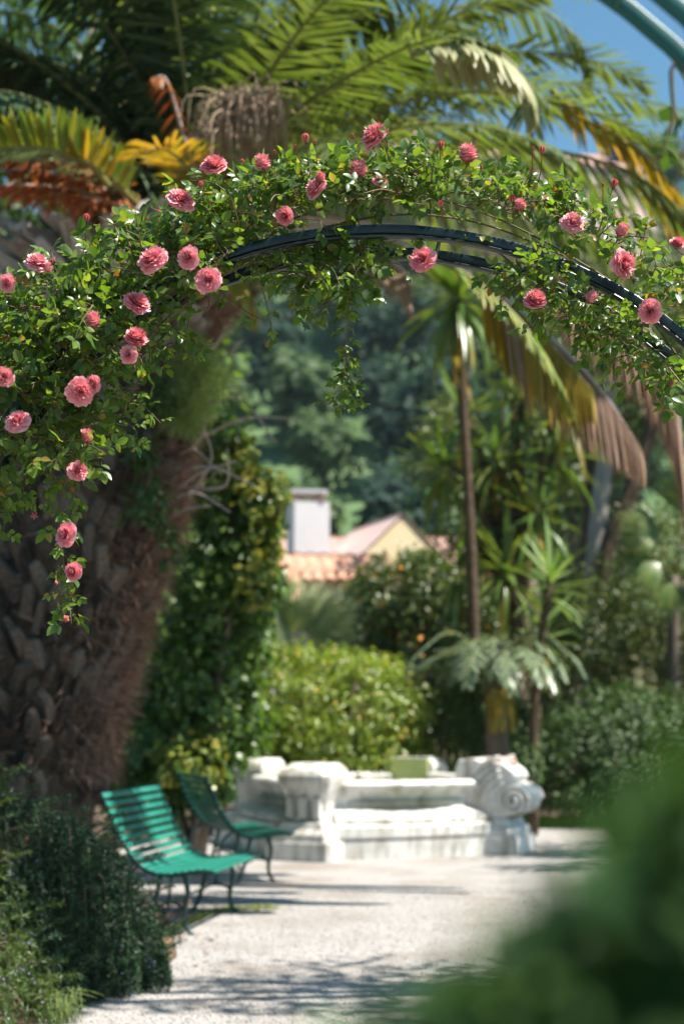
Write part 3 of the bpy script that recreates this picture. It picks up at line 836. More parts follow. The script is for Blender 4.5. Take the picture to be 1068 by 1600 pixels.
shade_tree([((3.2, 6.75, 6.9), (1.9, .14, .4)), ((2.1, 7.7, 6.9), (.9, .28, .45)), ((1.95, 7.1, 6.9), (.8, .5, .4)), ((4.6, 7.3, 6.8), (1.2, 1.0, .9))],
           (5.3, 7.3, 0), (5.2, 7.3, 6.0), 2100, 'tall tree overhanging the path from the right, above the picture')
shade_tree([((6.1, 14.1, 5.8), (1.0, .5, .7)), ((7.0, 16.0, 6.0), (1.3, 1.3, 1.2)), ((6.0, 15.4, 6.8), (.8, .9, .6))],
           (7.1, 15.5, 0), (7.0, 15.5, 4.8), 3600, 'tree right of the fountain and outside the picture that shades the gravel')

# ------------------------------------------------------------------ yuccas
YL = [tpl_mesh('leaf', strap_tpl(0.105, d, 4), M['yucca']) for d in (0.08, 0.25, 0.5)]
YLB = [tpl_mesh('leaf', strap_tpl(0.115, d, 4), M['yucca_bright']) for d in (0.08, 0.2)]
YLD = [tpl_mesh('leaf', strap_tpl(0.09, 0.4, 4), M['palm_yellow'])]


def yucca_head(parent, c, L, n, meshes, low=-0.75, dead=4):
    c = np.asarray(tuple(c))
    for i in range(n):
        f = (i + 0.5) / n
        z = 0.95 - (0.95 - low) * f + rng.normal() * 0.13
        a = i * 2.39996 + rng.normal() * 0.4
        rr = math.sqrt(max(0.0, 1 - min(1, z * z)))
        d = np.array([[rr * math.cos(a), rr * math.sin(a), z]])
        Fm = frames(d, np.array([[0, 0, 1.0]]) + 0.15 * rdirs(1))[0]
        s = L * rng.uniform(0.6, 1.12)
        p = c - np.array([0, 0, 0.35]) * f + d[0] * 0.05
        me = (YLD[0] if i >= n - dead else meshes[min(len(meshes) - 1, int(f * len(meshes)))])
        o = bpy.data.objects.new('leaf', me); COL.objects.link(o); o.parent = parent
        o.matrix_local = Matrix.Translation(-parent.location) @ Matrix([[*(Fm[r_] * s), p[r_]] for r_ in range(3)] + [[0, 0, 0, 1]])


y1 = root('yucca_tree', at(742, 1262, 21).xyz * Vector((1, 1, 0)) if hasattr(Vector, 'xyz') else (0, 0, 0), 'tallest yucca with one bare dark trunk and a spiky head under the dry fronds', 'tree')
mb = MB(); tube(mb, spline([at(745, 1275, 20), at(740, 1000, 20), at(735, 850, 20), at(722, 620, 20), at(715, 470, 20)], 20), np.linspace(0.085, 0.06, 20), 10); ob('trunk', mb, M['trunk_dark'], y1)
yucca_head(y1, at(714, 452, 20), 1.15, 80, YL, -0.97, 8)
y2 = root('yucca_tree', at(800, 1250, 21.5), 'many-headed dark yucca with dense strappy leaves right of the tallest yucca', 'tree'); y2.location.z = 0
mb = MB()
hd2 = [at(815, 620, 21.5), at(775, 705, 21.2), at(870, 700, 21.8), at(835, 790, 21.3), at(750, 800, 21.8), at(800, 560, 22.2), at(690, 720, 21.6), at(720, 640, 21.9), at(880, 620, 21.4), at(790, 880, 21.0), at(715, 880, 21.4)]
for h_ in hd2:
    q0 = at(806, 1270, 21.5); q0.z = 0
    tube(mb, spline([q0, at(806 + (0 if h_.x < 2.7 else 6), 1000, 21.5), (h_ + at(806, 860, 21.5)) / 2, h_], 12), np.linspace(0.10, 0.06, 12), 8)
ob('trunk', mb, M['trunk_dark'], y2)
for h_ in hd2:
    yucca_head(y2, h_, 0.95, 42, YL, -0.85, 3)
y3 = root('yucca_plant', at(838, 1250, 19), 'small bright yucca with broad shining leaves in front of the dark trunks', 'plant'); y3.location.z = 0
mb = MB()
for h_ in (at(858, 900, 19), at(850, 985, 19.2)):
    q0 = at(832, 1290, 19); q0.z = 0
    tube(mb, spline([q0, at(835, 1100, 19), h_], 10), np.linspace(0.07, 0.05, 10), 8)
ob('trunk', mb, M['trunk_dark'], y3)
yucca_head(y3, at(858, 898, 19), 0.8, 28, YLB, -0.5, 0)
yucca_head(y3, at(850, 985, 19.2), 0.7, 26, YLB + [YL[2]], -0.7, 3)


# ------------------------------------------------------------------ palm fronds
def frond(parent, pts, L, n=70, lmat='palm_leaf', rmat='rachis', hang=0.15, width=0.035, lift=0.25, r0=0.03, start=0.1, jit=0.12, label=None, sweep=0.75, name='frond', local=False):
    C = spline(pts, 40)
    mb = MB(); tube(mb, C, np.linspace(r0, 0.004, 40), 5, 0.5)
    fo = ob(name, mb, M[rmat], parent, label=label)
    T = unit(np.gradient(C, axis=0))
    t = np.repeat(np.linspace(start, 0.995, n), 2) + rng.normal(size=2 * n) * 0.004
    t = np.clip(t, 0, 0.999)
    k = t * 39; i = k.astype(int); u = (k - i)[:, None]
    P = C[i] * (1 - u) + C[np.minimum(i + 1, 39)] * u
    Tt = T[i]
    up = np.array([0, 0, 1.0]) - Tt * Tt[:, 2:3]
    up = unit(up + 1e-4)
    S = np.cross(Tt, up)
    sg = np.tile([1.0, -1.0], n)[:, None]
    sw = (0.35 + sweep * t[:, None])
    D = unit(Tt * sw + S * sg + up * lift + jit * rng.normal(size=(2 * n, 3)))
    D = unit(D * (1 - hang) + np.array([0, 0, -1.0]) * hang * 1.2)
    prof = np.sin(PI * np.clip(0.12 + 0.80 * t, 0, 1)) ** 0.7
    ln = L * prof * rng.uniform(0.85, 1.1, 2 * n)
    Wd = unit(np.cross(D, up * 0.6 + S * sg * 0.5 + Tt * 0.3))
    g = np.array([0, 0, -1.0])
    sag = (0.12 + 0.5 * hang)
    p1 = P + D * (ln * 0.45)[:, None] + g * (ln * 0.06)[:, None]
    p2 = P + D * (ln * 0.78)[:, None] + g * (ln * sag * 0.5)[:, None]
    p3 = P + D * (ln * 0.97)[:, None] + g * (ln * sag)[:, None]
    w = width / 2
    V = np.stack([P - Wd * w * 0.5, P + Wd * w * 0.5, p1 - Wd * w, p1 + Wd * w, p2 - Wd * w * 0.75, p2 + Wd * w * 0.75, p3], 1)
    N = 2 * n
    off = (np.arange(N) * 7)[:, None, None]
    q = (np.array([[0, 1, 3, 2], [2, 3, 5, 4]])[None] + off).reshape(-1, 4)
    tr = (np.array([[4, 5, 6]])[None] + off).reshape(-1, 3)
    mb = MB(); rv = rng.random(N)
    mb.v.append(V.reshape(-1, 3)); mb.n = N * 7
    mb.f += [q, tr]; mb.r += [np.repeat(rv, 2), rv]
    ob('leaflets', mb, M[lmat], fo, kind='stuff')
    return fo


YP = 12.0
palm = root('date_palm', (at(40, 1300, YP).x, YP, 0), 'massive date palm with shaggy trunk and arching fronds at the left', 'palm tree')
axis_pts = [at(15, 1420, YP), at(50, 1190, YP), at(95, 1000, YP), at(150, 800, YP), at(172, 640, YP), at(190, 480, YP), at(215, 380, YP)]
AX = spline(axis_pts, 40)
rad = np.interp(np.linspace(0, 1, 40), [0, 0.2, 0.55, 0.75, 0.86, 1.0], [0.66, 0.60, 0.68, 0.66, 0.95, 0.55])
mb = MB(); tube(mb, AX, rad * 0.93, 24); ob('trunk', mb, M['trunk_dark'], palm)
# frond stubs ("boots") set in spirals
bm = bmesh.new(); bmesh.ops.create_cube(bm, size=1.0)
for v in bm.verts:
    tip = v.co.y > 0
    v.co = Vector((v.co.x * (0.58 if tip else 1.0), v.co.y + 0.5, v.co.z * (0.42 if tip else 0.8) + (0.14 if tip else 0)))
bmesh.ops.bevel(bm, geom=list(bm.edges), offset=0.05, segments=1, affect='EDGES')
bme = bpy.data.meshes.new('leaf_base'); bm.to_mesh(bme); bm.free(); bme.materials.append(M['boot'])
for p_ in bme.polygons: p_.use_smooth = False
bmg = bme.copy(); bmg.materials.clear(); bmg.materials.append(M['boot_grey'])
nb = 620
BV = np.array([v.co[:] for v in bme.vertices]); BF = [p_.vertices[:] for p_ in bme.polygons]
back = MB(); placed = 0
for i in range(nb):
    f = 0.12 + 0.86 * i / nb
    k = f * 39; j = int(k); u = k - j
    c = AX[j] * (1 - u) + AX[min(j + 1, 39)] * u
    rr = np.interp(k, np.arange(40), rad)
    a = i * 2.39996
    out = np.array([math.cos(a), math.sin(a), 0])
    crown = min(1, max(0.0, (f - 0.74) / 0.2))
    d = unit(out * (0.62 + 0.9 * crown) + np.array([0, 0, 0.85 - 0.45 * crown]) + 0.17 * rng.normal(size=3))
    Fm = frames(d[None], (out * 0.6 + np.array([0, 0, 0.5]) + .3 * rng.normal(size=3))[None])[0]
    S_ = np.array([0.19 * rng.uniform(0.7, 1.25), (0.25 + 0.30 * crown) * rng.uniform(0.6, 1.3), 0.12 * rng.uniform(.7, 1.4)])
    p = c + out * rr * 0.88
    if out[1] < 0.0 and placed < 300:
        placed += 1
        o = bpy.data.objects.new('leaf_base', bmg if crown > 0 else bme); COL.objects.link(o); o.parent = palm
        o.matrix_local = Matrix.Translation(-palm.location) @ Matrix([[*(Fm[r_] * S_), p[r_]] for r_ in range(3)] + [[0, 0, 0, 1]])
    else:
        Vw = p + (BV * S_) @ Fm.T
        for n_ in (3, 4, 5, 6):
            fs_ = [q_ for q_ in BF if len(q_) == n_]
            if fs_:
                back.add(Vw if n_ == min(len(q_) for q_ in BF) else np.zeros((0, 3)), np.array(fs_) - (0 if n_ == min(len(q_) for q_ in BF) else len(Vw)))
ob('leaf_bases', back, M['boot'], palm, smooth=False, kind='stuff')
# shaggy fibre, thickest on the lit right-hand side
n = 11000
f = 0.15 + 0.72 * rng.random(n); k = f * 39; j = k.astype(int); u = (k - j)[:, None]
c = AX[j] * (1 - u) + AX[np.minimum(j + 1, 39)] * u
a = np.where(rng.random(n) < 0.88, rng.normal(size=n) * 0.55 - 0.05, rng.uniform(0, 2 * PI, n))
out = np.column_stack([np.cos(a), np.sin(a), np.zeros(n)])
P = c + out * (np.interp(k, np.arange(40), rad) * rng.uniform(0.9, 1.13, n))[:, None]
D = unit(out * 0.75 + np.array([0, 0, -0.45]) + 0.9 * rdirs(n))
mb = MB(); mb.scatter(NEEDLE, P, frames(D, rdirs(n)), np.column_stack([rng.uniform(0.05, 0.11, n), rng.uniform(0.08, 0.26, n), np.ones(n)]))
ob('fibre', mb, M['fibre'], palm, kind='stuff')
# bare dry flower stalks sticking out of the trunk
for (x0, y0), (x1, y1), (x2, y2) in [((250, 720), (310, 690), (330, 610)), ((270, 740), (330, 730), (400, 760)), ((280, 700), (380, 655), (470, 655)), ((300, 650), (370, 620), (430, 690)), ((270, 760), (350, 760), (355, 700)),
                                     ((290, 560), (330, 545), (350, 520)), ((300, 530), (345, 560), (380, 530)), ((250, 690), (300, 660), (340, 650)), ((290, 780), (330, 720), (315, 660)), ((240, 800), (300, 770), (360, 800)), ((300, 500), (330, 470), (312, 425)),
                                     ((230, 840), (280, 800), (330, 790)), ((260, 780), (310, 740), (370, 720)), ((255, 700), (300, 700), (345, 740))]:
    z = rng.uniform(-0.5, 0.1)
    mb = MB(); tube(mb, spline([at(x0, y0, YP - .1), at(x1, y1, YP + z - .3), at(x2, y2, YP + z - .4)], 12), np.linspace(0.016, 0.006, 12), 5)
    ob('dry_stalk', mb, M['twig'], palm)


def PF(*q): return [at(x, y, Y) for x, y, Y in q]


CR = (285, 335, 12.0)
frond(palm, PF((340, 325, 12), (470, 180, 11.6), (620, 85, 11.2), (740, 70, 11.0), (815, 120, 10.9), (822, 170, 10.9)), 0.62, 80, 'palm_leaf', hang=0.25, label='frond arching over with a pale sunlit tip')
frond(palm, PF((640, 85, 9.6), (735, 66, 9.5), (805, 105, 9.4), (828, 165, 9.4)), 0.34, 130, 'palm_pale', hang=0.42, jit=.16, width=0.07, label='cream end of a frond')
frond(palm, PF((350, 320, 12.2), (520, 200, 12.3), (700, 130, 12.4), (880, 130, 12.5), (1075, 175, 12.5)), 0.6, 95, 'palm_leaf', hang=0.18)
frond(palm, PF((350, 330, 12), (560, 250, 11.8), (760, 225, 11.6), (930, 250, 11.5), (1010, 285, 11.4), (1080, 345, 11.4)), 0.55, 95, 'palm_leaf', hang=0.3)
frond(palm, PF((860, 140, 11.4), (900, 180, 11.4), (965, 215, 11.4), (1020, 260, 11.4), (1085, 330, 11.4)), 0.36, 44, 'palm_yellow', hang=0.25, label='frond tip turned bright yellow at the right')
frond(palm, PF((350, 335, 12.2), (560, 270, 12.5), (760, 255, 12.7), (930, 290, 12.8), (1030, 370, 12.8)), 0.55, 90, 'palm_leaf', hang=0.35)
frond(palm, PF((980, 255, 11.9), (1020, 300, 11.9), (1050, 320, 11.9), (1080, 350, 11.9)), 0.3, 20, 'palm_yellow', hang=0.5)
frond(palm, PF((340, 310, 12.2), (480, 150, 12.6), (640, 40, 12.8), (800, 0, 13.0), (900, 60, 13.0), (915, 130, 13.0)), 0.55, 90, 'palm_leaf', hang=0.3)
frond(palm, PF((335, 310, 12.2), (450, 90, 12.3), (600, -60, 12.3), (780, -100, 12.2), (900, -30, 12.1)), 0.6, 90, 'palm_leaf', hang=0.25)
frond(palm, PF((340, 320, 12), (430, 200, 11.2), (560, 110, 10.4), (680, 60, 9.8), (780, 70, 9.5)), 0.55, 80, 'palm_leaf', hang=0.2)
frond(palm, PF((330, 310, 12), (400, 150, 11.4), (500, 10, 10.6), (620, -80, 10.2)), 0.6, 80, 'palm_leaf', hang=0.15)
frond(palm, PF((345, 330, 12.3), (480, 245, 13.3), (620, 180, 14.2), (760, 190, 14.6), (860, 240, 14.8)), 0.55, 80, 'palm_leaf', hang=0.3)
frond(palm, PF((345, 335, 12.3), (480, 285, 13.0), (620, 260, 13.6), (740, 290, 14.0), (820, 350, 14.2)), 0.5, 70, 'palm_leaf', hang=0.4)
for q, L_, hg in [(((345, 322, 12.0), (500, 215, 11.7), (660, 150, 11.5), (820, 150, 11.4), (960, 190, 11.3), (1070, 250, 11.2)), .58, .12), (((345, 315, 12.4), (520, 175, 12.8), (700, 95, 13.0), (880, 85, 13.1), (1010, 130, 13.2)), .6, .1),
                  (((350, 335, 12.3), (560, 300, 12.9), (740, 300, 13.2), (900, 345, 13.3), (1000, 430, 13.4)), .52, .3), (((345, 330, 11.8), (500, 235, 11.0), (650, 195, 10.5), (790, 205, 10.1), (880, 245, 9.9)), .55, .2),
                  (((340, 318, 12.1), (460, 200, 11.9), (600, 90, 11.8), (720, 20, 11.7), (840, -10, 11.6)), .6, .12), (((340, 318, 12.3), (470, 190, 13.2), (590, 110, 13.9), (700, 80, 14.3), (790, 95, 14.6)), .6, .15)]:
    frond(palm, PF(*q), L_, 90, 'palm_leaf', hang=hg, jit=.16, width=.042)
# upright and left fronds, most with shade painted into the leaflet colour
for q, mk, hg in [(((315, 320, 12), (330, 130, 12.2), (350, -60, 12.4), (390, -230, 12.6)), 'palm_shaded', 0.1), (((305, 320, 12), (290, 130, 11.5), (260, -60, 11.0), (220, -220, 10.5)), 'palm_shaded', 0.1),
                  (((295, 320, 12), (230, 150, 11.8), (140, 10, 11.6), (20, -80, 11.4)), 'palm_shaded', 0.18), (((290, 325, 12), (190, 180, 12.2), (60, 90, 12.4), (-80, 60, 12.6)), 'palm_shaded', 0.25),
                  (((285, 330, 12), (170, 220, 11.3), (40, 150, 10.6), (-90, 140, 10)), 'palm_shaded', 0.25), (((325, 315, 12), (380, 100, 12.6), (450, -80, 13), (560, -200, 13.3)), 'palm_shaded', 0.15),
                 
                  (((295, 325, 12.4), (230, 100, 13), (170, -60, 13.5), (90, -180, 14)), 'palm_shaded', 0.12),
                  (((300, 320, 12.5), (310, 60, 13.4), (300, -120, 14), (280, -260, 14.5)), 'palm_shaded', 0.1), 
                  (((300, 330, 12.5), (190, 130, 13.2), (60, 30, 14), (-60, 10, 14.6)), 'palm_shaded', 0.2),
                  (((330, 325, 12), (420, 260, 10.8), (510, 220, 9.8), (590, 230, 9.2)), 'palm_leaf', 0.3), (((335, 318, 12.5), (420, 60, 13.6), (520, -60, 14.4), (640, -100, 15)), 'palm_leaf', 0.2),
                  (((310, 320, 12), (300, 100, 11.8), (310, -100, 11.5), (330, -260, 11.2)), 'palm_shaded', 0.1), (((330, 320, 12.1), (400, 170, 13), (470, 60, 13.8), (560, 0, 14.4)), 'palm_leaf', 0.25)]:
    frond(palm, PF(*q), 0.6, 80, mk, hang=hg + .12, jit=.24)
for i in range(46):
    a = i * 2.39996; el = 0.25 + 1.1 * ((i * 0.618) % 1.0)
    hd_ = Vector((math.cos(a), math.sin(a), 0))
    if hd_.y < -.35 and hd_.x < .5: continue
    if hd_.x < -.3 and el < .5: continue
    if hd_.x > .35 and el < 1.0: continue
    c0 = at(300, 335, 12) + hd_ * .12
    Lf = rng.uniform(3.2, 4.2)
    frond(palm, [c0, c0 + hd_ * Lf * .35 * math.cos(el) + Vector((0, 0, Lf * .42 * math.sin(el))), c0 + hd_ * Lf * .72 * math.cos(el * .8) + Vector((0, 0, Lf * .66 * math.sin(el))), c0 + hd_ * Lf * .98 * math.cos(el * .6) + Vector((0, 0, Lf * .60 * math.sin(el) - .35))], 0.62, 84, 'palm_leaf' if hd_.x > .2 else 'palm_shaded', hang=.32, jit=.28)
for i in range(18):
    a = i * 2.39996 + .6; el = 1.0 + .4 * ((i * 0.618) % 1.0)
    hd_ = Vector((math.cos(a), math.sin(a), 0))
    if hd_.x > .25: continue
    c0 = at(300, 335, 12) + hd_ * .1; Lf = rng.uniform(3.9, 4.6)
    frond(palm, [c0, c0 + hd_ * Lf * .10 + Vector((0, 0, Lf * .36)), c0 + hd_ * Lf * .32 + Vector((0, 0, Lf * .66)), c0 + hd_ * Lf * .66 + Vector((0, 0, Lf * .80)), c0 + hd_ * Lf * .92 + Vector((0, 0, Lf * .70))], 0.65, 90, 'palm_leaf' if i % 3 == 0 else 'palm_shaded', hang=.25, width=.055, jit=.2)
# bright, yellow and dead fronds near the heart
frond(palm, PF((215, 320, 11.0), (140, 255, 10.4), (50, 230, 10.0), (-60, 240, 9.7)), 0.40, 70, 'palm_lime', hang=-0.1, lift=0.9, width=.045, label='short bright green frond turning yellow at the left')
frond(palm, PF((170, 290, 10.5), (140, 256, 10.3), (110, 244, 10.2)), 0.34, 12, 'palm_yellow', hang=-0.1, lift=0.9, width=.045)
frond(palm, PF((320, 340, 11.4), (300, 275, 10.7), (262, 235, 10.3), (215, 240, 10.1)), 0.42, 40, 'palm_yellow', hang=0.15, lift=0.5, label='small yellow frond behind the left blooms')
frond(palm, PF((300, 300, 11.6), (330, 310, 11.2), (360, 330, 11.0), (400, 380, 10.9)), 0.42, 40, 'palm_yellow', hang=0.3)
frond(palm, PF((330, 350, 11.6), (350, 390, 11.2), (380, 430, 11.0), (395, 480, 11.0)), 0.4, 40, 'palm_yellow', hang=0.3)
for k, q in enumerate([((230, 330, 11.4), (160, 270, 11.0), (80, 250, 10.8), (-20, 250, 10.6)), ((230, 345, 11.4), (170, 300, 11.0), (100, 275, 10.8), (20, 265, 10.7)), ((235, 350, 11.3), (180, 320, 10.9), (120, 305, 10.7), (40, 300, 10.6)), ((200, 330, 11.2), (130, 300, 10.8), (60, 290, 10.6), (-30, 290, 10.5))]):
    frond(palm, PF(*q), 0.24, 46, 'palm_orange', 'rachis_dry', hang=0.3, jit=.55, width=.04, label='dead orange-brown frond at the left' if k == 0 else None)
frond(palm, PF((215, 310, 11.2), (130, 255, 10.6), (60, 232, 10.3), (-30, 240, 10.1)), 0.28, 40, 'cycad', hang=.2, width=.03)
frond(palm, PF((330, 330, 11.8), (295, 240, 11.4), (262, 130, 11.1), (240, 120, 11.0)), 0.2, 16, 'palm_orange', hang=0.5, rmat='rachis_dry')
# tan tuft of dry flower strands
fl = MB()
for i in range(300):
    u_ = rng.random()
    s0 = at(330 + 75 * u_ + rng.normal() * 8, 205 - 55 * math.sin(u_ * 2.2) + rng.normal() * 6, 10.6 + rng.normal() * .1)
    dx = rng.normal() * .16 + .08
    e = s0 + Vector((dx, rng.normal() * .15, -rng.uniform(.15, .5)))
    mid = s0.lerp(e, .45) + Vector((dx * .4, 0, rng.uniform(.02, .2)))
    tube(fl, spline([s0, mid, e], 7), np.linspace(0.009, 0.004, 7), 3)
ob('flower_strands', fl, M['straw'], palm, kind='stuff', label='tan tuft of dry hanging flower strands')
mb = MB(); tube(mb, spline([at(300, 330, 11.8), at(330, 220, 11.2), at(375, 150, 10.6)], 10), np.linspace(.035, .02, 10), 6); ob('flower_stalk', mb, M['rachis_dry'], palm)
# dry fronds hanging down at the right
frond(palm, PF((430, 345, 12.2), (580, 370, 12.0), (720, 420, 11.8), (850, 520, 11.6), (930, 600, 11.5), (1000, 700, 11.5)), 0.62, 90, 'palm_dry', 'rachis_dry', hang=0.72, start=.5, width=0.045, r0=0.045, label='dead brown frond hanging across the right side')
frond(palm, PF((735, 428, 11.72), (790, 470, 11.7), (850, 528, 11.5), (925, 610, 11.4)), 0.55, 60, 'palm_yellow', 'rachis', hang=0.8, width=0.04, r0=0.03, label='yellowing underside of a hanging frond')
frond(palm, PF((450, 335, 12.6), (650, 360, 12.6), (850, 420, 12.6), (980, 500, 12.6), (1040, 610, 12.6), (1070, 760, 12.6)), 0.6, 100, 'palm_dry', 'rachis_dry', hang=0.72, start=.42, width=0.045, r0=0.045, label='second dead frond drooping past the arch at the right edge')
frond(palm, PF((1000, 500, 12.3), (1045, 590, 12.3), (1062, 680, 12.3), (1068, 770, 12.3)), 0.6, 60, 'palm_dry', 'rachis_dry', hang=0.85, width=0.045)
frond(palm, PF((600, 380, 11.4), (710, 420, 11.2), (800, 490, 11.0), (855, 565, 10.9), (890, 640, 10.9)), 0.30, 70, 'palm_lime', 'rachis', hang=0.25, start=.25, width=0.035, label='green frond edged with yellow drooping above the tallest yucca')
frond(palm, PF((560, 390, 11.9), (600, 400, 11.9), (635, 430, 11.9), (640, 460, 11.9)), 0.3, 24, 'palm_dry', 'rachis_dry', hang=0.7)

# fine ferny tuft growing on the trunk
fern = root('asparagus_fern', at(300, 600, 11.6), 'pale green feathery fern tuft growing on the palm trunk under the roses', 'fern')
Pq, Nq = clump_points([E(308, 600, 11.55, 50, 55, .28), E(285, 640, 11.5, 40, 45, .25), E(300, 560, 11.6, 32, 40, .2)], 7500, 0.6, 90, 0.3)
mb = MB(); mb.scatter(NEEDLE, Pq, frames(unit(Nq + .7 * rdirs(len(Pq))), rdirs(len(Pq))), np.column_stack([np.full(len(Pq), 0.06), rng.uniform(.04, .1, len(Pq)), np.ones(len(Pq))])); ob('foliage', mb, M['fern'], fern, kind='stuff')
mb = MB(); stems(mb, at(275, 620, 11.75), [at(308 + rng.normal() * 30, 600 + rng.normal() * 30, 11.5) for _ in range(12)], 0.008, 0.003, 0.03, 4); ob('stem', mb, M['cane'], fern)
# weeds on the trunk
wd = root('trunk_weed', at(225, 780, 11.3), 'dark leafy weed sprouting from the palm trunk below the hanging rose', 'plant')
Pq, Nq = clump_points([E(230, 780, 11.25, 40, 45, .15), E(215, 700, 11.25, 35, 40, .15), E(250, 620, 11.3, 30, 40, .15), E(262, 850, 11.3, 25, 30, .12)], 700, 0.6, 30, 0.4)
mb = MB(); leafy(mb, Pq, Nq, 0.07, LEAF); ob('foliage', mb, M['hedge'], wd, kind='stuff')
mb = MB(); stems(mb, at(215, 800, 11.45), [at(230, 780, 11.25), at(215, 700, 11.25), at(250, 620, 11.3), at(262, 850, 11.3)], .008, .004, .03, 4); ob('stem', mb, M['cane'], wd)

# ------------------------------------------------------------------ cycad, fan palms
cy = root('cycad', at(775, 1262, 19.2), 'pale blue-green cycad with drooping fronds beside the fountain', 'plant'); cy.location.z = 0
mb = MB(); q0 = at(775, 1275, 19.2); q0.z = 0; tube(mb, spline([q0, at(775, 1150, 19.2), at(772, 1045, 19.2)], 10), [0.17, .17, .16, .16, .16, .15, .15, .14, .13, .10], 12); ob('trunk', mb, M['bark'], cy)
for i in range(24):
    a = i * 2.39996
    R_ = rng.uniform(0.6, 1.35)
    c0 = at(772, 1050, 19.2)
    el = rng.uniform(0.0, 1.3)
    frond(cy, [c0, c0 + Vector((math.cos(a) * R_ * .45, math.sin(a) * R_ * .45, .28 * el + .18)), c0 + Vector((math.cos(a) * R_ * .85, math.sin(a) * R_ * .85, .18 * el + .02)), c0 + Vector((math.cos(a) * R_, math.sin(a) * R_, -.28 + .2 * el))],
          0.26, 30, 'cycad', 'rachis', hang=0.15, width=0.03, r0=0.014)
for i in range(5):
    c0 = at(775, 1070, 19.1); a = -PI / 2 + rng.normal() * .8
    frond(cy, [c0, c0 + Vector((math.cos(a) * .25, math.sin(a) * .25, -.1)), c0 + Vector((math.cos(a) * .33, math.sin(a) * .33, -.55))], 0.2, 24, 'palm_yellow', 'rachis', hang=0.5, width=0.025, r0=.012)


def fan_leaf(parent, hub, direction, up, R_, mat, spread=2.1, n=22, petiole=None):
    d = Vector(direction).normalized(); u = Vector(up); u = (u - d * u.dot(d)).normalized(); s = d.cross(u)
    V, F_ = [], []
    for i in range(n):
        a = -spread / 2 * 1.0 + spread * i / (n - 1); a1 = spread / (n - 1) * 0.5
        L = R_ * (1 - 0.18 * abs(a) / spread * 2) * rng.uniform(.93, 1.05)
        def pt(ang, r, z): return tuple(Vector(hub) + (d * math.cos(ang) + s * math.sin(ang)) * r + u * z)
        b = len(V)
        V += [tuple(Vector(hub)), pt(a - a1, L * .55, -.01), pt(a, L * .6, .035 * R_), pt(a + a1, L * .55, -.01), pt(a, L, -.12 * R_ * rng.uniform(.4, 1.8))]
        F_ += [[b, b + 1, b + 2], [b, b + 2, b + 3], [b + 1, b + 4, b + 2], [b + 2, b + 4, b + 3]]
    mb = MB(); mb.add(V, np.array(F_))
    lf = ob('fan_leaf', mb, M[mat], parent)
    if petiole is not None:
        mb = MB(); tube(mb, spline([petiole, (Vector(petiole) + Vector(hub)) / 2 + Vector((0, 0, .05)), hub], 8), .012, 5); ob('petiole', mb, M['rachis'], lf)


fp = root('fan_palm', at(470, 1190, 22), 'pale grey-green fan palm rising behind the rounded bush at the left', 'palm tree'); fp.location.z = 0
tp = at(468, 1010, 22); q0 = at(468, 1190, 22); q0.z = 0
mb = MB(); tube(mb, spline([q0, (q0 + tp) / 2, tp], 8), .1, 10); ob('trunk', mb, M['bark'], fp)
for (hx, hy), (dx, dz), R_ in [((470, 985), (.75, .55), 1.05), ((455, 990), (.15, 1), .95), ((455, 1000), (-.6, .6), .8), ((480, 1005), (1, .1), 0.95), ((440, 1010), (-1, .05), .8), ((445, 950), (-.4, .8), .8), ((500, 985), (.9, .7), .8)]:
    fan_leaf(fp, at(hx, hy, 21.6), (dx, -.25, dz), (0, -1, .45), R_, 'fan', petiole=tp)
fq = root('fan_palm', at(1040, 1190, 24), 'green fan palm at the right edge above the clipped bushes', 'palm tree'); fq.location.z = 0
tp = at(1050, 900, 24); q0 = at(1050, 1190, 24); q0.z = 0
mb = MB(); tube(mb, spline([q0, (q0 + tp) / 2, tp], 8), .11, 10); ob('trunk', mb, M['bark'], fq)
for (hx, hy), (dx, dz), R_ in [((1030, 840), (-.9, .4), .85), ((1060, 800), (.2, 1), .9), ((1030, 880), (-.9, -.3), .9), ((1075, 850), (1, .2), .9), ((1050, 910), (-.2, -.8), .8), ((1000, 850), (-.6, .6), .55), ((1085, 790), (-.7, .8), .7)]:
    fan_leaf(fq, at(hx, hy, 23.4), (dx, -.35, dz), (0, -1, .5), R_, 'yucca', petiole=tp)


# ------------------------------------------------------------------ fountain
fc = Vector((0.33, 17.35, 0))
fo = root('fountain', fc, 'white carved stone fountain basin with raised corner blocks on the gravel', 'fountain')
FR = 1.54
angs = [math.radians(-115 + 90 * k) for k in range(4)]
corner = [Vector((math.cos(a) * FR, math.sin(a) * FR, 0)) for a in angs]


def sweep(mb, path, prof, nrm):
    """Sweep an (outward, z) profile along path with outward normals."""
    n, m_ = len(path), len(prof)
    V = [tuple(Vector(path[i]) + Vector(nrm[i]) * o + Vector((0, 0, z))) for i in range(n) for o, z in prof]
    i, j = np.meshgrid(np.arange(n - 1), np.arange(m_ - 1), indexing='ij')
    q = np.stack([i * m_ + j, i * m_ + j + 1, (i + 1) * m_ + j + 1, (i + 1) * m_ + j], -1).reshape(-1, 4)
    mb.add(V, [q, np.arange(m_)[None], ((n - 1) * m_ + np.arange(m_)[::-1])[None]])


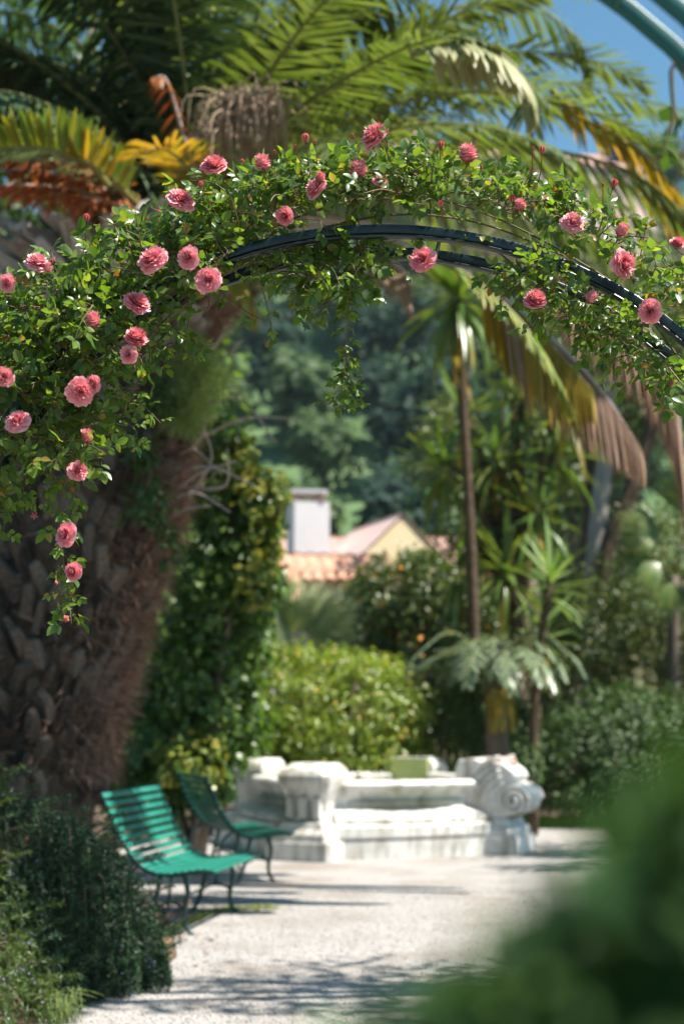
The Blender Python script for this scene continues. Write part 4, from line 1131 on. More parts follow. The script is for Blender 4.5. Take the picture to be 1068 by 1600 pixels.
P_RIM = [(-.14, .66), (-.14, .80), (-.10, .835), (.02, .84), (.07, .825), (.095, .79), (.085, .755), (.05, .735), (.02, .70), (.0, .66)]
P_WALL = [(-.12, .06), (-.12, .659), (-.003, .659), (-.03, .60), (-.03, .56), (.02, .52)]
P_PLINTH = [(-.118, .05), (-.115, .525), (.03, .52), (.07, .50), (.16, .46), (.20, .43), (.205, .40), (.19, .375), (.26, .35), (.265, .24), (.25, .22), (.22, .21)]
P_BASE = [(-.1, .0), (-.1, .205), (.25, .205), (.25, .0)]
for k in range(4):
    a, b_ = corner[k], corner[(k + 1) % 4]
    mid = (a + b_) / 2; o_ = mid.normalized()
    t_ = np.linspace(0.10, 0.90, 11)
    path, nr = [], []
    for t in t_:
        bul = 0.16 * (1 - (2 * t - 1) ** 2)
        p = a.lerp(b_, float(t)) + o_ * bul
        path.append(fc + p)
        dd = (b_ - a).normalized(); sl = -0.32 * (2 * t - 1) * 2 / (b_ - a).length
        nr.append((o_ + dd * (-sl) * 1.0).normalized() if False else (o_ * 1.0 + dd * (0.64 * (2 * t - 1) / (b_ - a).length)).normalized())
    for nm_, pr in (('rim', P_RIM), ('wall', P_WALL), ('plinth', P_PLINTH), ('base', P_BASE)):
        mb = MB(); sweep(mb, path, pr, nr)
        o = ob(nm_, mb, M['stone'], fo, smooth=False)
        bv = o.modifiers.new('bevel', 'BEVEL'); bv.width = 0.006; bv.segments = 2; bv.limit_method = 'ANGLE'
# water and basin floor
bm = bmesh.new(); bm.faces.new([bm.verts.new((math.cos(a_) * 1.36 + fc.x, math.sin(a_) * 1.36 + fc.y, .60)) for a_ in np.linspace(0, 2 * PI, 33)[:-1]])
me = bpy.data.meshes.new('water'); bm.to_mesh(me); bm.free(); ob('water', me, M['water'], fo)


def loft(mb, rings):
    """Rings of (half width along radial out, in, half side width, z, chamfer)."""
    V = []
    for (o, i_, w, z, ch) in rings:
        V += [(o, -w + ch, z), (o, w - ch, z), (o - ch, w, z), (i_, w, z), (i_, -w, z), (o - ch, -w, z)]
    m_ = 6; n = len(rings)
    i, j = np.meshgrid(np.arange(n - 1), np.arange(m_), indexing='ij')
    q = np.stack([i * m_ + j, i * m_ + (j + 1) % m_, (i + 1) * m_ + (j + 1) % m_, (i + 1) * m_ + j], -1).reshape(-1, 4)
    mb.add(V, [q, np.arange(m_)[::-1][None], ((n - 1) * m_ + np.arange(m_))[None]])


for k in range(4):
    rotm = Matrix.Translation(fc + corner[k]) @ Matrix.Rotation(angs[k], 4, 'Z')
    def put(name, mb, mat, par=fo, smooth=False, bev=0.008, label=None):
        me = mb.mesh(name, smooth); me.transform(rotm)
        o = ob(name, me, mat, par, label=label)
        if bev:
            bv = o.modifiers.new('bevel', 'BEVEL'); bv.width = bev; bv.segments = 2; bv.limit_method = 'ANGLE'
        return o
    mb = MB(); loft(mb, [(.40, -.34, .40, 0.0, .05), (.40, -.34, .40, .20, .05)]); put('pedestal', mb, M['stone'])
    mb = MB(); loft(mb, [(.37, -.33, .36, .202, .05), (.36, -.33, .35, .28, .05), (.30, -.32, .30, .34, .04), (.28, -.3, .28, .40, .04)]); put('pedestal_cap', mb, M['stone'])
    if k != 1:
        mb = MB(); loft(mb, [(.20, -.22, .23, .402, .05), (.17, -.2, .21, .50, .05), (.19, -.2, .23, .62, .05), (.25, -.22, .28, .74, .05), (.30, -.24, .31, .84, .06), (.31, -.25, .32, .90, .06), (.27, -.25, .30, .96, .08), (.14, -.22, .22, 1.03, .08)])
        put('corner_block', mb, M['stone'])
        mb = MB()
        for s_ in (-1, 0, 1):
            add_box(mb, (.235 if s_ == 0 else .21, s_ * .16, .56), (.08, .08, .22))
        put('fluting', mb, M['stone'])
    else:
        # carved scroll console with ridged shell and volute, ridges standing proud
        prof = [(-.30, .402), (-.32, .70), (-.34, .95), (-.30, 1.05), (-.12, 1.07), (-.02, 1.02), (.10, 1.03), (.24, 1.0), (.33, .93), (.37, .86), (.32, .80), (.40, .79), (.49, .73), (.52, .62), (.49, .52), (.40, .45), (.30, .43), (.22, .402)]
        bm = bmesh.new()
        for s_ in (-1, 1):
            pass
        vs = [[bm.verts.new((x, s_ * (.26 if x > -.1 else .3), z)) for x, z in prof] for s_ in (-1, 1)]
        n = len(prof)
        bm.faces.new(vs[0]); bm.faces.new(vs[1][::-1])
        for i in range(n):
            bm.faces.new([vs[0][i], vs[1][i], vs[1][(i + 1) % n], vs[0][(i + 1) % n]])
        bmesh.ops.recalc_face_normals(bm, faces=bm.faces)
        me = bpy.data.meshes.new('scroll_console'); bm.to_mesh(me); bm.free(); me.transform(rotm)
        con = ob('scroll_console', me, M['stone'], fo, label='carved shell and volute on the right corner')
        bv = con.modifiers.new('bevel', 'BEVEL'); bv.width = .02; bv.segments = 3; bv.limit_method = 'ANGLE'
        for s_ in (-1, 1):
            for i_, r_ in enumerate((.26, .35, .44, .53, .62)):
                a_ = np.linspace(math.radians(118 - i_ * 3), math.radians(196 + i_ * 2), 14)
                mb = MB(); tube(mb, [(.36 + r_ * math.cos(t), s_ * .265, .62 + r_ * .78 * math.sin(t)) for t in a_], np.interp(np.linspace(0, 1, 14), [0, .5, 1], [.02, .034, .016]), 8); put('ridge', mb, M['stone'], con, True, 0)
            t = np.linspace(0, 4.4 * PI, 50); rr = .165 - .135 * t / t[-1]
            mb = MB(); tube(mb, [(.355 + r_ * math.cos(q_), s_ * (.27 + .05 * (1 - r_ / .165)), .60 + r_ * math.sin(q_)) for q_, r_ in zip(t, rr)], .024, 7); put('volute', mb, M['stone'], con, True, 0)
        mb = MB(); loft(mb, [(.26, -.02, .22, 1.0, .05), (.24, 0.0, .20, 1.075, .06)]); put('lichen_patch', mb, M['lichen'], con, label='orange lichen on the top')
# algae-stained inner faces of the far block
mb = MB(); add_box(mb, (0, 0, 0), (.03, .5, .34)); me = mb.mesh('stained_face', False)
me.transform(Matrix.Translation(fc + corner[2] * 0.83 + Vector((0, 0, .85))) @ Matrix.Rotation(angs[2], 4, 'Z')); ob('stained_face', me, M['algae'], fo)


# ------------------------------------------------------------------ benches
prof_c = spline([(-.475, 0, .95), (-.45, 0, .90), (-.40, 0, .79), (-.342, 0, .67), (-.270, 0, .562), (-.182, 0, .468), (-.080, 0, .416), (.030, 0, .405), (.142, 0, .418), (.254, 0, .434), (.33, 0, .434), (.40, 0, .415)], 400)
arc = np.concatenate([[0], np.cumsum(np.linalg.norm(np.diff(prof_c, axis=0), axis=1))])
stops = [0.0]
while stops[-1] < arc[-1] - .05:
    stops.append(stops[-1] + (.066 if stops[-1] < .58 else .054))
prof = [(float(np.interp(q_, arc, prof_c[:, 0])), float(np.interp(q_, arc, prof_c[:, 2]))) for q_ in stops]
BL = 1.32


def make_bench(label):
    r = root('garden_bench', (0, 0, 0), label, 'bench', 'green slatted garden benches')
    PC = np.array([(x, 0, z) for x, z in prof])
    T = unit(np.gradient(PC, axis=0))
    slat = box_mesh('slat', (.041, BL, .018), .004)
    slat.materials.append(M['bench_slat'])
    for i in range(len(prof)):
        ang = math.atan2(T[i][2], T[i][0])
        o = ob('slat', slat, None, r, local=True)
        nrm = np.array([-T[i][2], 0, T[i][0]])
        o.location = Vector(PC[i] + nrm * .018)
        o.rotation_euler = (0, -ang, 0)
    fine = spline(PC, 60)
    for y in (-BL / 2 + .06, BL / 2 - .06):
        mb = MB(); bar(mb, fine + [0, y, 0], .03, .026, (0, 1, 0)); ob('side_frame', mb, M['bench_iron'], r, local=True)
        mb = MB(); tube(mb, spline([(.14, y, .41), (.17, y, .29), (.145, y, .14), (.17, y, .04), (.215, y, .0)], 16), np.linspace(.021, .015, 16), 6); ob('leg', mb, M['bench_iron'], r, local=True)
        mb = MB(); tube(mb, spline([(-.03, y, .40), (-.06, y, .26), (-.10, y, .12), (-.14, y, .03), (-.17, y, .0)], 16), np.linspace(.021, .015, 16), 6); ob('leg', mb, M['bench_iron'], r, local=True)
        mb = MB(); tube(mb, spline([(-.20, y, .47), (-.30, y, .38), (-.34, y, .22), (-.36, y, .0)], 12), .014, 6); ob('rear_strut', mb, M['bench_iron'], r, local=True)
        mb = MB(); tube(mb, spline([(.15, y, .18), (.04, y, .22), (-.08, y, .17)], 10), .009, 5); ob('brace', mb, M['bench_iron'], r, local=True)
    mb = MB(); tube(mb, [(-.02, -BL / 2 + .06, .2), (-.02, 0, .2), (-.02, BL / 2 - .06, .2)], .009, 5); ob('stretcher', mb, M['bench_iron'], r, local=True)
    return r


b1 = make_bench('nearer green slatted bench, sunlit, beside the dark rosemary')
b1.location = (-1.14, 10.95, 0.004); b1.rotation_euler = (0, 0, math.radians(-11))
b2 = copy_tree(b1)
b2['label'] = 'farther green slatted bench, mostly shaded, standing before the fountain'
b2.location = (-1.02, 14.15, 0.004); b2.rotation_euler = (0, 0, math.radians(19))


# ------------------------------------------------------------------ rosemary on the bank
def bank_x(Y, z):
    e = np.interp(Y, [2, 6.0, 7.1, 7.7, 8.3, 8.75, 9.2], [-2.1, -1.82, -1.66, -1.40, -1.10, -1.35, -2.4])
    return e - 0.62 * (np.clip(z, 0, 2) / 1.35) ** 1.15 - 0.10 * np.sin(Y * 5 + z * 3)


ys = np.linspace(2, 9.2, 50); zs = np.linspace(-0.02, 1.25, 14)
Yg, Zg = np.meshgrid(ys, zs, indexing='ij')
top = np.interp(Yg, [2, 6, 7.4, 7.8, 8.3, 9.2], [1.0, 1.15, 1.2, 1.0, 0.75, 0.2])
Zc = np.minimum(Zg, top)
Xg = bank_x(Yg, Zc) - 0.12
Xg = np.concatenate([Xg, Xg[:, -1:] - 3.5], 1); Yg2 = np.concatenate([Yg, Yg[:, -1:]], 1); Zc = np.concatenate([Zc, Zc[:, -1:] + 0.05], 1)
n_, m_ = Xg.shape
i, j = np.meshgrid(np.arange(n_ - 1), np.arange(m_ - 1), indexing='ij')
q = np.stack([i * m_ + j, (i + 1) * m_ + j, (i + 1) * m_ + j + 1, i * m_ + j + 1], -1).reshape(-1, 4)
mb = MB(); mb.add(np.stack([Xg, Yg2, Zc], -1), q); ob('planting_bank', mb, M['soil'], kind='structure')


def rosemary(name, y0, y1, n_sh, mat, label, flowers, ztop=1.3):
    r = root(name, (float(bank_x(np.array((y0 + y1) / 2), np.array(0.6))), (y0 + y1) / 2, 0), label, 'shrub')
    ned, wood, flw = MB(), MB(), MB()
    for i in range(n_sh):
        Y0 = rng.uniform(y0, y1); z0 = ztop * rng.random() ** 0.8 * np.interp(Y0, [7.4, 7.8, 8.3, 9.0], [1, .86, .66, .3])
        p0 = np.array([float(bank_x(np.array(Y0), np.array(z0))) - .05, Y0, z0])
        L = rng.uniform(.16, .42)
        out = np.array([1, rng.normal() * .45, 0]); out /= np.linalg.norm(out)
        if rng.random() < .12:
            p1 = p0 + out * L * .45 + [0, 0, L * .35]; p2 = p0 + out * L * .8 + [0, 0, L * .45]
        else:
            p1 = p0 + out * L * .38 + [0, 0, L * .12]; p2 = p0 + out * L * .46 + [0, 0, -L * .6]
        p2[2] = max(p2[2], 0.02)
        C = spline([p0, p1, p2], 14)
        if i % 9 == 0: tube(wood, C, np.linspace(.005, .002, 14), 4)
        m = 64
        t = rng.uniform(.05, 1, m) * 13; k = t.astype(int); u = (t - k)[:, None]
        P = C[k] * (1 - u) + C[np.minimum(k + 1, 13)] * u
        Tt = unit(np.gradient(C, axis=0))[k]
        D = unit(Tt * .7 + rdirs(m))
        ned.scatter(NEEDLE, P, frames(D, rdirs(m)), np.column_stack([np.full(m, .06), rng.uniform(.022, .044, m), np.ones(m)]), np.clip(rng.random() * .7 + rng.random(m) * .3, 0, 1))
        if rng.random() < flowers:
            mm = 12
            flw.scatter(LEAF_LOW, C[rng.integers(5, 14, mm)] + rng.normal(size=(mm, 3)) * .01, frames(rdirs(mm), rdirs(mm)), rng.uniform(.009, .016, mm))
    ob('foliage', ned, M[mat], r, kind='stuff')
    ob('stem', wood, M['bark'], r, kind='stuff')
    if flw.n: ob('flowers', flw, M['blue_flower'], r, kind='stuff')
    return r


rosemary('trailing_rosemary', 5.6, 7.65, 1500, 'rosemary', 'sunlit trailing rosemary with tiny blue flowers at the lower left corner', .10, 1.52)
rosemary('trailing_rosemary', 7.55, 8.8, 1300, 'rosemary_shaded', 'dark shaded trailing rosemary spilling toward the nearer bench', .02, 1.22)
# small ball of clipped green at the very corner, dry grass tuft
tf = root('grass_tuft', (-1.40, 7.45, 0), 'dry tuft of grass at the foot of the trailing rosemary', 'plant')
mb = MB()
for i in range(70):
    a = rng.uniform(0, 2 * PI); L = rng.uniform(.06, .2); p0 = np.array([-1.40 + rng.normal() * .05, 7.4 + rng.normal() * .08, 0.004])
    d = np.array([math.cos(a), math.sin(a), 0])
    tube(mb, spline([p0, p0 + d * L * .2 + [0, 0, L * .8], p0 + d * L * .8 + [0, 0, L * .7]], 6), np.linspace(.003, .001, 6), 3)
ob('blades', mb, M['fern'], tf, kind='stuff')


# ------------------------------------------------------------------ rose arch
YA = 4.4
ac = at(600, 950, YA)
AR = 1.22


def arch(name, c, R_, Y0, depth, mat, label, bar_w=.022, bar_h=.031, lip=True, RX=None):
    RX = RX or R_
    r = root(name, (c[0], Y0, 0), label, 'arch')
    ph = np.linspace(0, PI, 41)
    for yy in (Y0, Y0 + depth):
        pts = [(c[0] + RX, yy, z) for z in np.linspace(0, c[2], 6)[:-1]] + [(c[0] + RX * math.cos(a), yy, c[2] + R_ * math.sin(a)) for a in ph] + [(c[0] - RX, yy, z) for z in np.linspace(c[2], 0, 6)[1:]]
        mb = MB(); bar(mb, pts, bar_w, bar_h, (0, 1, 0)); h = ob('hoop', mb, mat, r)
        bv = h.modifiers.new('bevel', 'BEVEL'); bv.width = .004; bv.segments = 2; bv.limit_method = 'ANGLE'
        if lip:
            pts2 = [(c[0] + (RX - .024) * math.cos(a), yy - .004, c[2] + (R_ - .024) * math.sin(a)) for a in ph]
            mb = MB(); bar(mb, pts2, .03, .006, (0, 1, 0)); ob('lip', mb, mat, h)
    for a in np.linspace(0.06, PI - .06, 12):
        p = Vector((c[0] + RX * .99 * math.cos(a), Y0, c[2] + R_ * .99 * math.sin(a)))
        mb = MB(); tube(mb, [p + Vector((0, .008, 0)), p + Vector((0, depth / 2, 0)), p + Vector((0, depth - .008, 0))], .007, 6); ob('rung', mb, mat, r)
    for z in np.arange(.35, c[2], .35):
        for s_ in (-1, 1):
            mb = MB(); tube(mb, [(c[0] + s_ * RX, Y0 + .008, z), (c[0] + s_ * RX, Y0 + depth / 2, z), (c[0] + s_ * RX, Y0 + depth - .008, z)], .007, 6); ob('rung', mb, mat, r)
    return r


arch('rose_arch', ac, AR, YA, .22, M['iron'], 'dark painted metal garden arch carrying the pink climbing rose', RX=1.36)
# teal arch over the path nearer the camera, seen only at the top right
g1 = at(930, -26, 2.4); g2 = at(1068, 86, 2.4)
dv = (g2 - g1); nl = Vector((-dv.z, 0, dv.x)).normalized(); nl = nl if nl.z > 0 else -nl
gm = (g1 + g2) / 2
gc = gm - nl * AR
arch('garden_arch', gc, AR, 2.29, .11, M['teal'], 'teal painted metal arch over the path at the top right corner', .026, .028, False)

# ------------------------------------------------------------------ climbing rose
rose = root('climbing_rose', (-1.0, YA + .1, 0), 'climbing rose with double pink blooms sprawling over the dark arch', 'climbing plant')
shoots = []     # (points (k,3) , leafy weight)


def px_poly_sample(poly, n):
    xs = [p[0] for p in poly]; ys_ = [p[1] for p in poly]
    out = np.zeros((0, 2))
    while len(out) < n:
        q_ = np.column_stack([rng.uniform(min(xs), max(xs), n * 2), rng.uniform(min(ys_), max(ys_), n * 2)])
        out = np.vstack([out, q_[inside(q_, poly)]])
    return out[:n]


def W(px, py, dy=0.0): return np.array(at(px, py, YA + .08 + dy))


POLY_L = [(-60, 470), (0, 455), (60, 440), (140, 405), (200, 375), (300, 360), (390, 345), (395, 385), (340, 430), (300, 460), (280, 530), (235, 570), (215, 640), (190, 690), (140, 700), (110, 740), (60, 735), (0, 780), (-60, 790)]
POLY_T = [(190, 370), (260, 345), (330, 305), (400, 285), (480, 270), (560, 275), (640, 262), (730, 280), (800, 305), (860, 325), (930, 352), (1000, 400), (1100, 440), (1100, 530), (1040, 475), (960, 405), (880, 362), (800, 335), (700, 325), (600, 318), (500, 325), (400, 350), (300, 400), (200, 410)]
POLY_U = [(390, 385), (470, 365), (580, 372), (590, 395), (545, 440), (470, 445), (410, 420)]
POLY_R = [(800, 405), (870, 430), (960, 490), (1030, 545), (1100, 600), (1100, 630), (1020, 570), (930, 520), (850, 480), (810, 450)]
CLEAF = []     # compound-leaf origin, direction, normal, size
STEM = MB(); REDS = []


def red():
    REDS.append(MB())
    return REDS[-1]




def add_shoot(p0, direction, L, k, bend=(0, 0, 0), red=False, size=1.0, r0=.0028):
    d = np.asarray(direction, float); d /= np.linalg.norm(d)
    p0 = np.asarray(p0, float)
    p1 = p0 + d * L * .5 + np.asarray(bend) * .25 + rng.normal(size=3) * .008
    p2 = p0 + d * L + np.asarray(bend) + rng.normal(size=3) * .012
    C = spline([p0, p1, p2], 8)
    tube(globals()['red']() if red else STEM, C, np.linspace(r0, r0 * .5, 8), 4)
    T = unit(np.gradient(C, axis=0))
    a0 = rng.uniform(0, 6.28)
    for i in range(k):
        t = (i + .6) / k * 7; j = min(int(t), 6); u = t - j
        p = C[j] * (1 - u) + C[j + 1] * u
        a = a0 + i * 2.4
        side = np.cross(T[j], [math.cos(a), math.sin(a), .3]); side /= max(np.linalg.norm(side), 1e-6)
        CLEAF.append((p, side * .8 + T[j] * .55 + np.array([0, 0, .1]), size * rng.uniform(.75, 1.2)))
    return C


for poly, n, up, dep in ((POLY_L, 350, .25, .15), (POLY_T, 265, .75, .13), (POLY_U, 60, -.3, .08), (POLY_R, 80, -.2, .09)):
    for (x, y) in px_poly_sample(poly, n):
        d = rdirs(1)[0] * [1, .9, .8] + np.array([0, -.25, up])
        add_shoot(W(x, y, rng.normal() * dep), d, rng.uniform(.05, .15), int(rng.integers(2, 5)), (0, 0, -.02), rng.random() < .25)
for (x, y) in px_poly_sample([(-40, 480), (70, 470), (190, 440), (300, 400), (330, 430), (210, 520), (110, 610), (50, 700), (-40, 720)], 65):
    add_shoot(W(x, y, -.17 + rng.normal() * .04), rdirs(1)[0] * [1, .6, .8] + np.array([0, -.3, .1]), rng.uniform(.05, .13), int(rng.integers(2, 5)), (0, 0, -.02), rng.random() < .2)
# long canes: (pixel polyline, depth offset, radius, leaf spacing px, leaf size)
CANES = [([(-60, 900), (0, 720), (120, 560), (260, 450), (400, 395), (520, 352), (640, 335), (760, 352), (880, 400)], .02, .006, 0, 1), ([(-80, 1000), (-30, 760), (60, 600), (200, 480), (320, 420), (450, 345), (600, 305), (740, 300)], .12, .0065, 60, 1),
         ([(200, 560), (280, 480), (350, 430), (430, 398), (500, 380)], -.04, .004, 70, .9), ([(60, 700), (180, 560), (300, 455), (400, 405)], -.08, .004, 0, .9), ([(1110, 640), (1000, 480), (880, 395), (760, 335), (640, 300)], .10, .005, 60, 1),
         ([(600, 378), (590, 410), (550, 450), (500, 480), (460, 492)], -.02, .0028, 22, .8), ([(540, 400), (545, 470), (540, 540), (542, 600), (535, 640)], -.03, .0022, 9, .8), ([(545, 540), (535, 590), (515, 632)], -.05, .0018, 6, .75), ([(540, 560), (550, 600), (558, 630)], -.01, .0016, 6, .75), ([(550, 400), (550, 450), (548, 500)], -.02, .002, 8, .8),
         ([(320, 425), (350, 460), (390, 490), (425, 505)], -.05, .0028, 15, .75), ([(430, 400), (440, 440), (475, 470), (480, 500)], -.04, .0024, 16, .8), ([(400, 420), (415, 470), (425, 520)], 0, .002, 18, .8), ([(500, 390), (560, 395), (620, 375)], .0, .0024, 14, .75),
         ([(120, 690), (100, 760), (95, 840), (105, 910), (112, 975)], -.08, .0028, 12, .95), ([(100, 880), (92, 930), (105, 965)], -.05, .002, 12, .8), ([(130, 700), (118, 780), (100, 830)], -.03, .0025, 16, .9), ([(190, 610), (225, 635), (255, 665)], -.1, .0024, 12, .7), ([(180, 650), (210, 670), (215, 690)], -.06, .002, 12, .75),
         ([(0, 730), (8, 790), (4, 850)], -.05, .0025, 14, .9), ([(40, 700), (60, 740), (70, 800)], 0, .002, 20, .8), ([(780, 395), (860, 470), (930, 530), (1000, 560), (1060, 600)], -.04, .0034, 26, .8), ([(980, 540), (1030, 590), (1052, 640)], -.06, .0022, 13, .85), ([(830, 410), (835, 450), (860, 480)], -.04, .0022, 15, .85),
         ([(860, 440), (900, 500), (905, 530)], -.05, .0022, 15, .8), ([(300, 470), (290, 530), (285, 570)], .02, .002, 22, .9), ([(240, 500), (250, 560), (240, 600)], .05, .002, 18, .9), ([(640, 360), (650, 380), (660, 410)], -.05, .002, 12, .8), ([(230, 540), (285, 560), (320, 545)], .04, .0018, 26, .8), ([(450, 345), (500, 345), (515, 375)], -.1, .002, 14, 1.1), ([(690, 325), (720, 350), (735, 372)], -.08, .002, 14, .9)]
for q_, dy, r_, sp, sz in CANES:
    C = spline([W(x, y, dy + rng.normal() * .01) for x, y in q_], 40)
    tube(STEM, C, np.linspace(r_, r_ * .5, 40), 5)
    if sp:
        Lp = sum(math.dist(q_[i], q_[i + 1]) for i in range(len(q_) - 1))
        k = int(Lp / sp); T = unit(np.gradient(C, axis=0))
        for i in range(k):
            j = min(38, int((i + rng.random()) / k * 39)); a = i * 2.4
            side = np.cross(T[j], [math.cos(a), math.sin(a), .3]); side /= max(np.linalg.norm(side), 1e-6)
            CLEAF.append((C[j], side * .8 + T[j] * .5, sz * rng.uniform(.8, 1.15)))
# upright sprigs with buds at the top of the mass
BUDS = []
for x, y, bx, by, s_ in [(478, 290, 478, 222, .022), (470, 270, 462, 232, .012), (487, 265, 492, 226, .012), (688, 300, 688, 232, .018), (690, 270, 683, 240, .01), (700, 280, 705, 240, .01), (835, 300, 846, 240, .02), (825, 300, 832, 235, .01), (800, 350, 828, 270, .012), (935, 360, 957, 292, .02), (940, 345, 941, 292, .011), (930, 370, 925, 312, .01),
                         (135, 400, 135, 346, .02), (180, 380, 180, 345, .014), (205, 370, 204, 330, .009), (245, 370, 247, 336, .014), (190, 440, 191, 412, .018), (335, 425, 342, 410, .022), (312, 330, 313, 293, .016), (75, 440, 84, 412, .016), (815, 340, 814, 322, .018), (800, 340, 800, 314, .02), (690, 345, 688, 322, .016), (860, 310, 866, 292, .009),
                         (1068, 420, 1048, 595, .016), (60, 770, 53, 804, .02), (100, 930, 102, 964, .02), (485, 450, 483, 470, .014), (90, 880, 88, 908, .012), (600, 260, 604, 212, .011), (560, 250, 552, 214, .011), (385, 285, 380, 255, .013), (330, 280, 322, 262, .01), (1000, 400, 1008, 355, .01), (880, 300, 878, 300, .009), (150, 690, 142, 690, .018), (740, 290, 752, 262, .01), (640, 275, 636, 240, .01), (350, 300, 352, 285, .009), (420, 275, 428, 240, .012)]:
    b0, b1 = W(x, y, -.05), W(bx, by, -.14)
    if (x, y) == (1068, 420): b0 = W(1046, 570, -.07)
    mid = (b0 + b1) / 2 + rng.normal(size=3) * .008
    C = spline([b0, mid, b1], 10); tube(red(), C, np.linspace(.0022, .0014, 10), 5)
    BUDS.append((b1, C[-1] - C[-3], s_))
    for j in (2, 4):
        CLEAF.append((C[j], rdirs(1)[0] + np.array([0, 0, .5]), .6))
# leaflets of the compound leaves
LP, LD, LN, LS = [], [], [], []
for (p, d, s_) in CLEAF:
    d = np.asarray(d, float); d /= np.linalg.norm(d)
    nrm = np.array([0, -.35, 1.0]) + .55 * rng.normal(size=3)
    nrm -= d * (nrm @ d); nrm /= np.linalg.norm(nrm)
    sd = np.cross(d, nrm)
    L = .052 * s_
    q_ = [p, p + d * L * .55, p + d * L + np.array([0, 0, -.008])]
    tube(STEM, q_, [.0012, .001, .0008], 3)
    items = [(1.0, 0, 1.0)] + [(.92 - .45 * g, sg, .88 - .14 * g) for g in (0, 1) for sg in (-1, 1)]
    for f_, sg, ss in items:
        if sg and rng.random() < .08: continue
        dd = d * (1 if sg == 0 else .45) + sd * sg * .95 + np.array([0, 0, -.22]) + .12 * rng.normal(size=3)
        LP.append(p + d * L * f_); LD.append(dd); LN.append(nrm + .3 * rng.normal(size=3)); LS.append(.038 * s_ * ss * rng.uniform(.85, 1.15))
LP, LD, LN, LS = map(np.array, (LP, LD, LN, LS))
F_ = frames(LD, LN)
order = np.argsort(LP[:, 1] - 2.5 * LS * 1.0 + rng.random(len(LP)) * .12)
inview = [i for i in order if -1.1 < LP[i, 0] < 1.12 and LP[i, 2] > 1.5]
sel = np.array(inview[:300]); rest = np.setdiff1d(np.arange(len(LP)), sel)
lme = tpl_mesh('leaf', LEAF_ROSE, M['rose_leaf'])
for i in sel:
    o = bpy.data.objects.new('leaf', lme); COL.objects.link(o); o.parent = rose
    o.matrix_local = Matrix.Translation(-rose.location) @ Matrix([[*(F_[i, r_] * LS[i]), LP[i, r_]] for r_ in range(3)] + [[0, 0, 0, 1]])
mb = MB(); mb.scatter(LEAF_ROSE, LP[rest], F_[rest], LS[rest]); ob('foliage', mb, M['rose_leaf'], rose, kind='stuff')
# rooted main stems at both feet of the arch
for sgn in (-1, 1):
    for k in range(3):
        x = ac.x + sgn * (1.36 + .05 + .04 * k)
        pts = [(x + rng.normal() * .03, YA + .1 + k * .04, 0), (x + rng.normal() * .05, YA + .12, .7), (x, YA + .1, 1.4), (x - sgn * .04, YA + .1, ac.z + .1), (ac.x + sgn * 1.27, YA + .1, ac.z + .5), (ac.x + sgn * 1.02, YA + .1, ac.z + .86)]
        tube(STEM, spline(pts, 30), np.linspace(.011, .006, 30), 6)
ob('canes', STEM, M['cane'], rose); [ob('young_stem', q_, M['red_stem'], rose) for q_ in REDS]


# blooms
def petal_grid(base_r, L, W_, ph0, ph1, az, cup, ruffle, nu=5, nv=5):
    V = np.zeros((nv, nu, 3)); r_, z_ = base_r, 0.0
    k1, k2 = rng.uniform(0, 6.28, 2)
    for j in range(nv):
        v = j / (nv - 1)
        ph = ph0 + (ph1 - ph0) * v
        if j:
            r_ += L / (nv - 1) * math.sin(ph); z_ += L / (nv - 1) * math.cos(ph)
        w = W_ * (0.35 + 0.75 * math.sin(PI * min(1, .1 + .62 * v)) - .12 * v ** 6)
        for i in range(nu):
            u = -1 + 2 * i / (nu - 1)
            tang = u * w
            dep = -cup * w * u * u
            tip = -L * .10 * (u * u) * v ** 2
            rf = ruffle * L * v * v * (math.sin(u * 5 + k1) + .6 * math.sin(u * 9 + k2))
            V[j, i] = (r_ + dep * math.cos(ph) + rf * .7 + tip * math.sin(ph), tang, z_ - dep * math.sin(ph) * .4 + rf * .8 + tip * math.cos(ph))
    c, s_ = math.cos(az), math.sin(az)
    X = V[..., 0] * c - V[..., 1] * s_; Yv = V[..., 0] * s_ + V[..., 1] * c
    V = np.stack([X, Yv, V[..., 2]], -1).reshape(-1, 3)
    i, j = np.meshgrid(np.arange(nv - 1), np.arange(nu - 1), indexing='ij')
    return V, np.stack([i * nu + j, i * nu + j + 1, (i + 1) * nu + j + 1, (i + 1) * nu + j], -1).reshape(-1, 4)


def bloom_mesh(openness=1.0):
    mb = MB()
    D = math.radians
    tips = [(8, .50, .00, .24), (9, .49, .11, .21), (10, .44, .21, .18), (11, .38, .29, .15), (11, .31, .345, .125), (10, .235, .38, .105), (9, .16, .405, .085), (7, .09, .42, .06), (4, .03, .42, .045)]
    for g, (n, tr, tz, Wd) in enumerate(tips):
        off = rng.uniform(0, 6.28)
        for i in range(n):
            r_, z_ = tr * rng.uniform(.86, 1.12) * (openness if g < 5 else 1), tz * rng.uniform(.9, 1.1) + (1 - openness) * .5
            b0 = .03 + .004 * (7 - g)
            L = math.hypot(r_ - b0, z_ + .0) ; ph = math.atan2(r_ - b0, z_)
            cv = D(24 if g < 4 else 14) * rng.uniform(.6, 1.3)
            V, q_ = petal_grid(b0, L * 1.03, Wd * rng.uniform(.85, 1.15), ph - cv, ph + cv, off + i * 2 * PI / n + rng.normal() * .15, .35 + .06 * g, .085)
            tone = rng.normal() * .10
            for row in range(4):
                mb.add(V if row == 0 else np.zeros((0, 3)), q_[row * 4:row * 4 + 4] - (0 if row == 0 else len(V)), float(np.clip(.10 + .24 * row - .02 * g + tone + (.1 if g < 2 else 0), 0, .999)))
    return mb.mesh('rose_bloom')


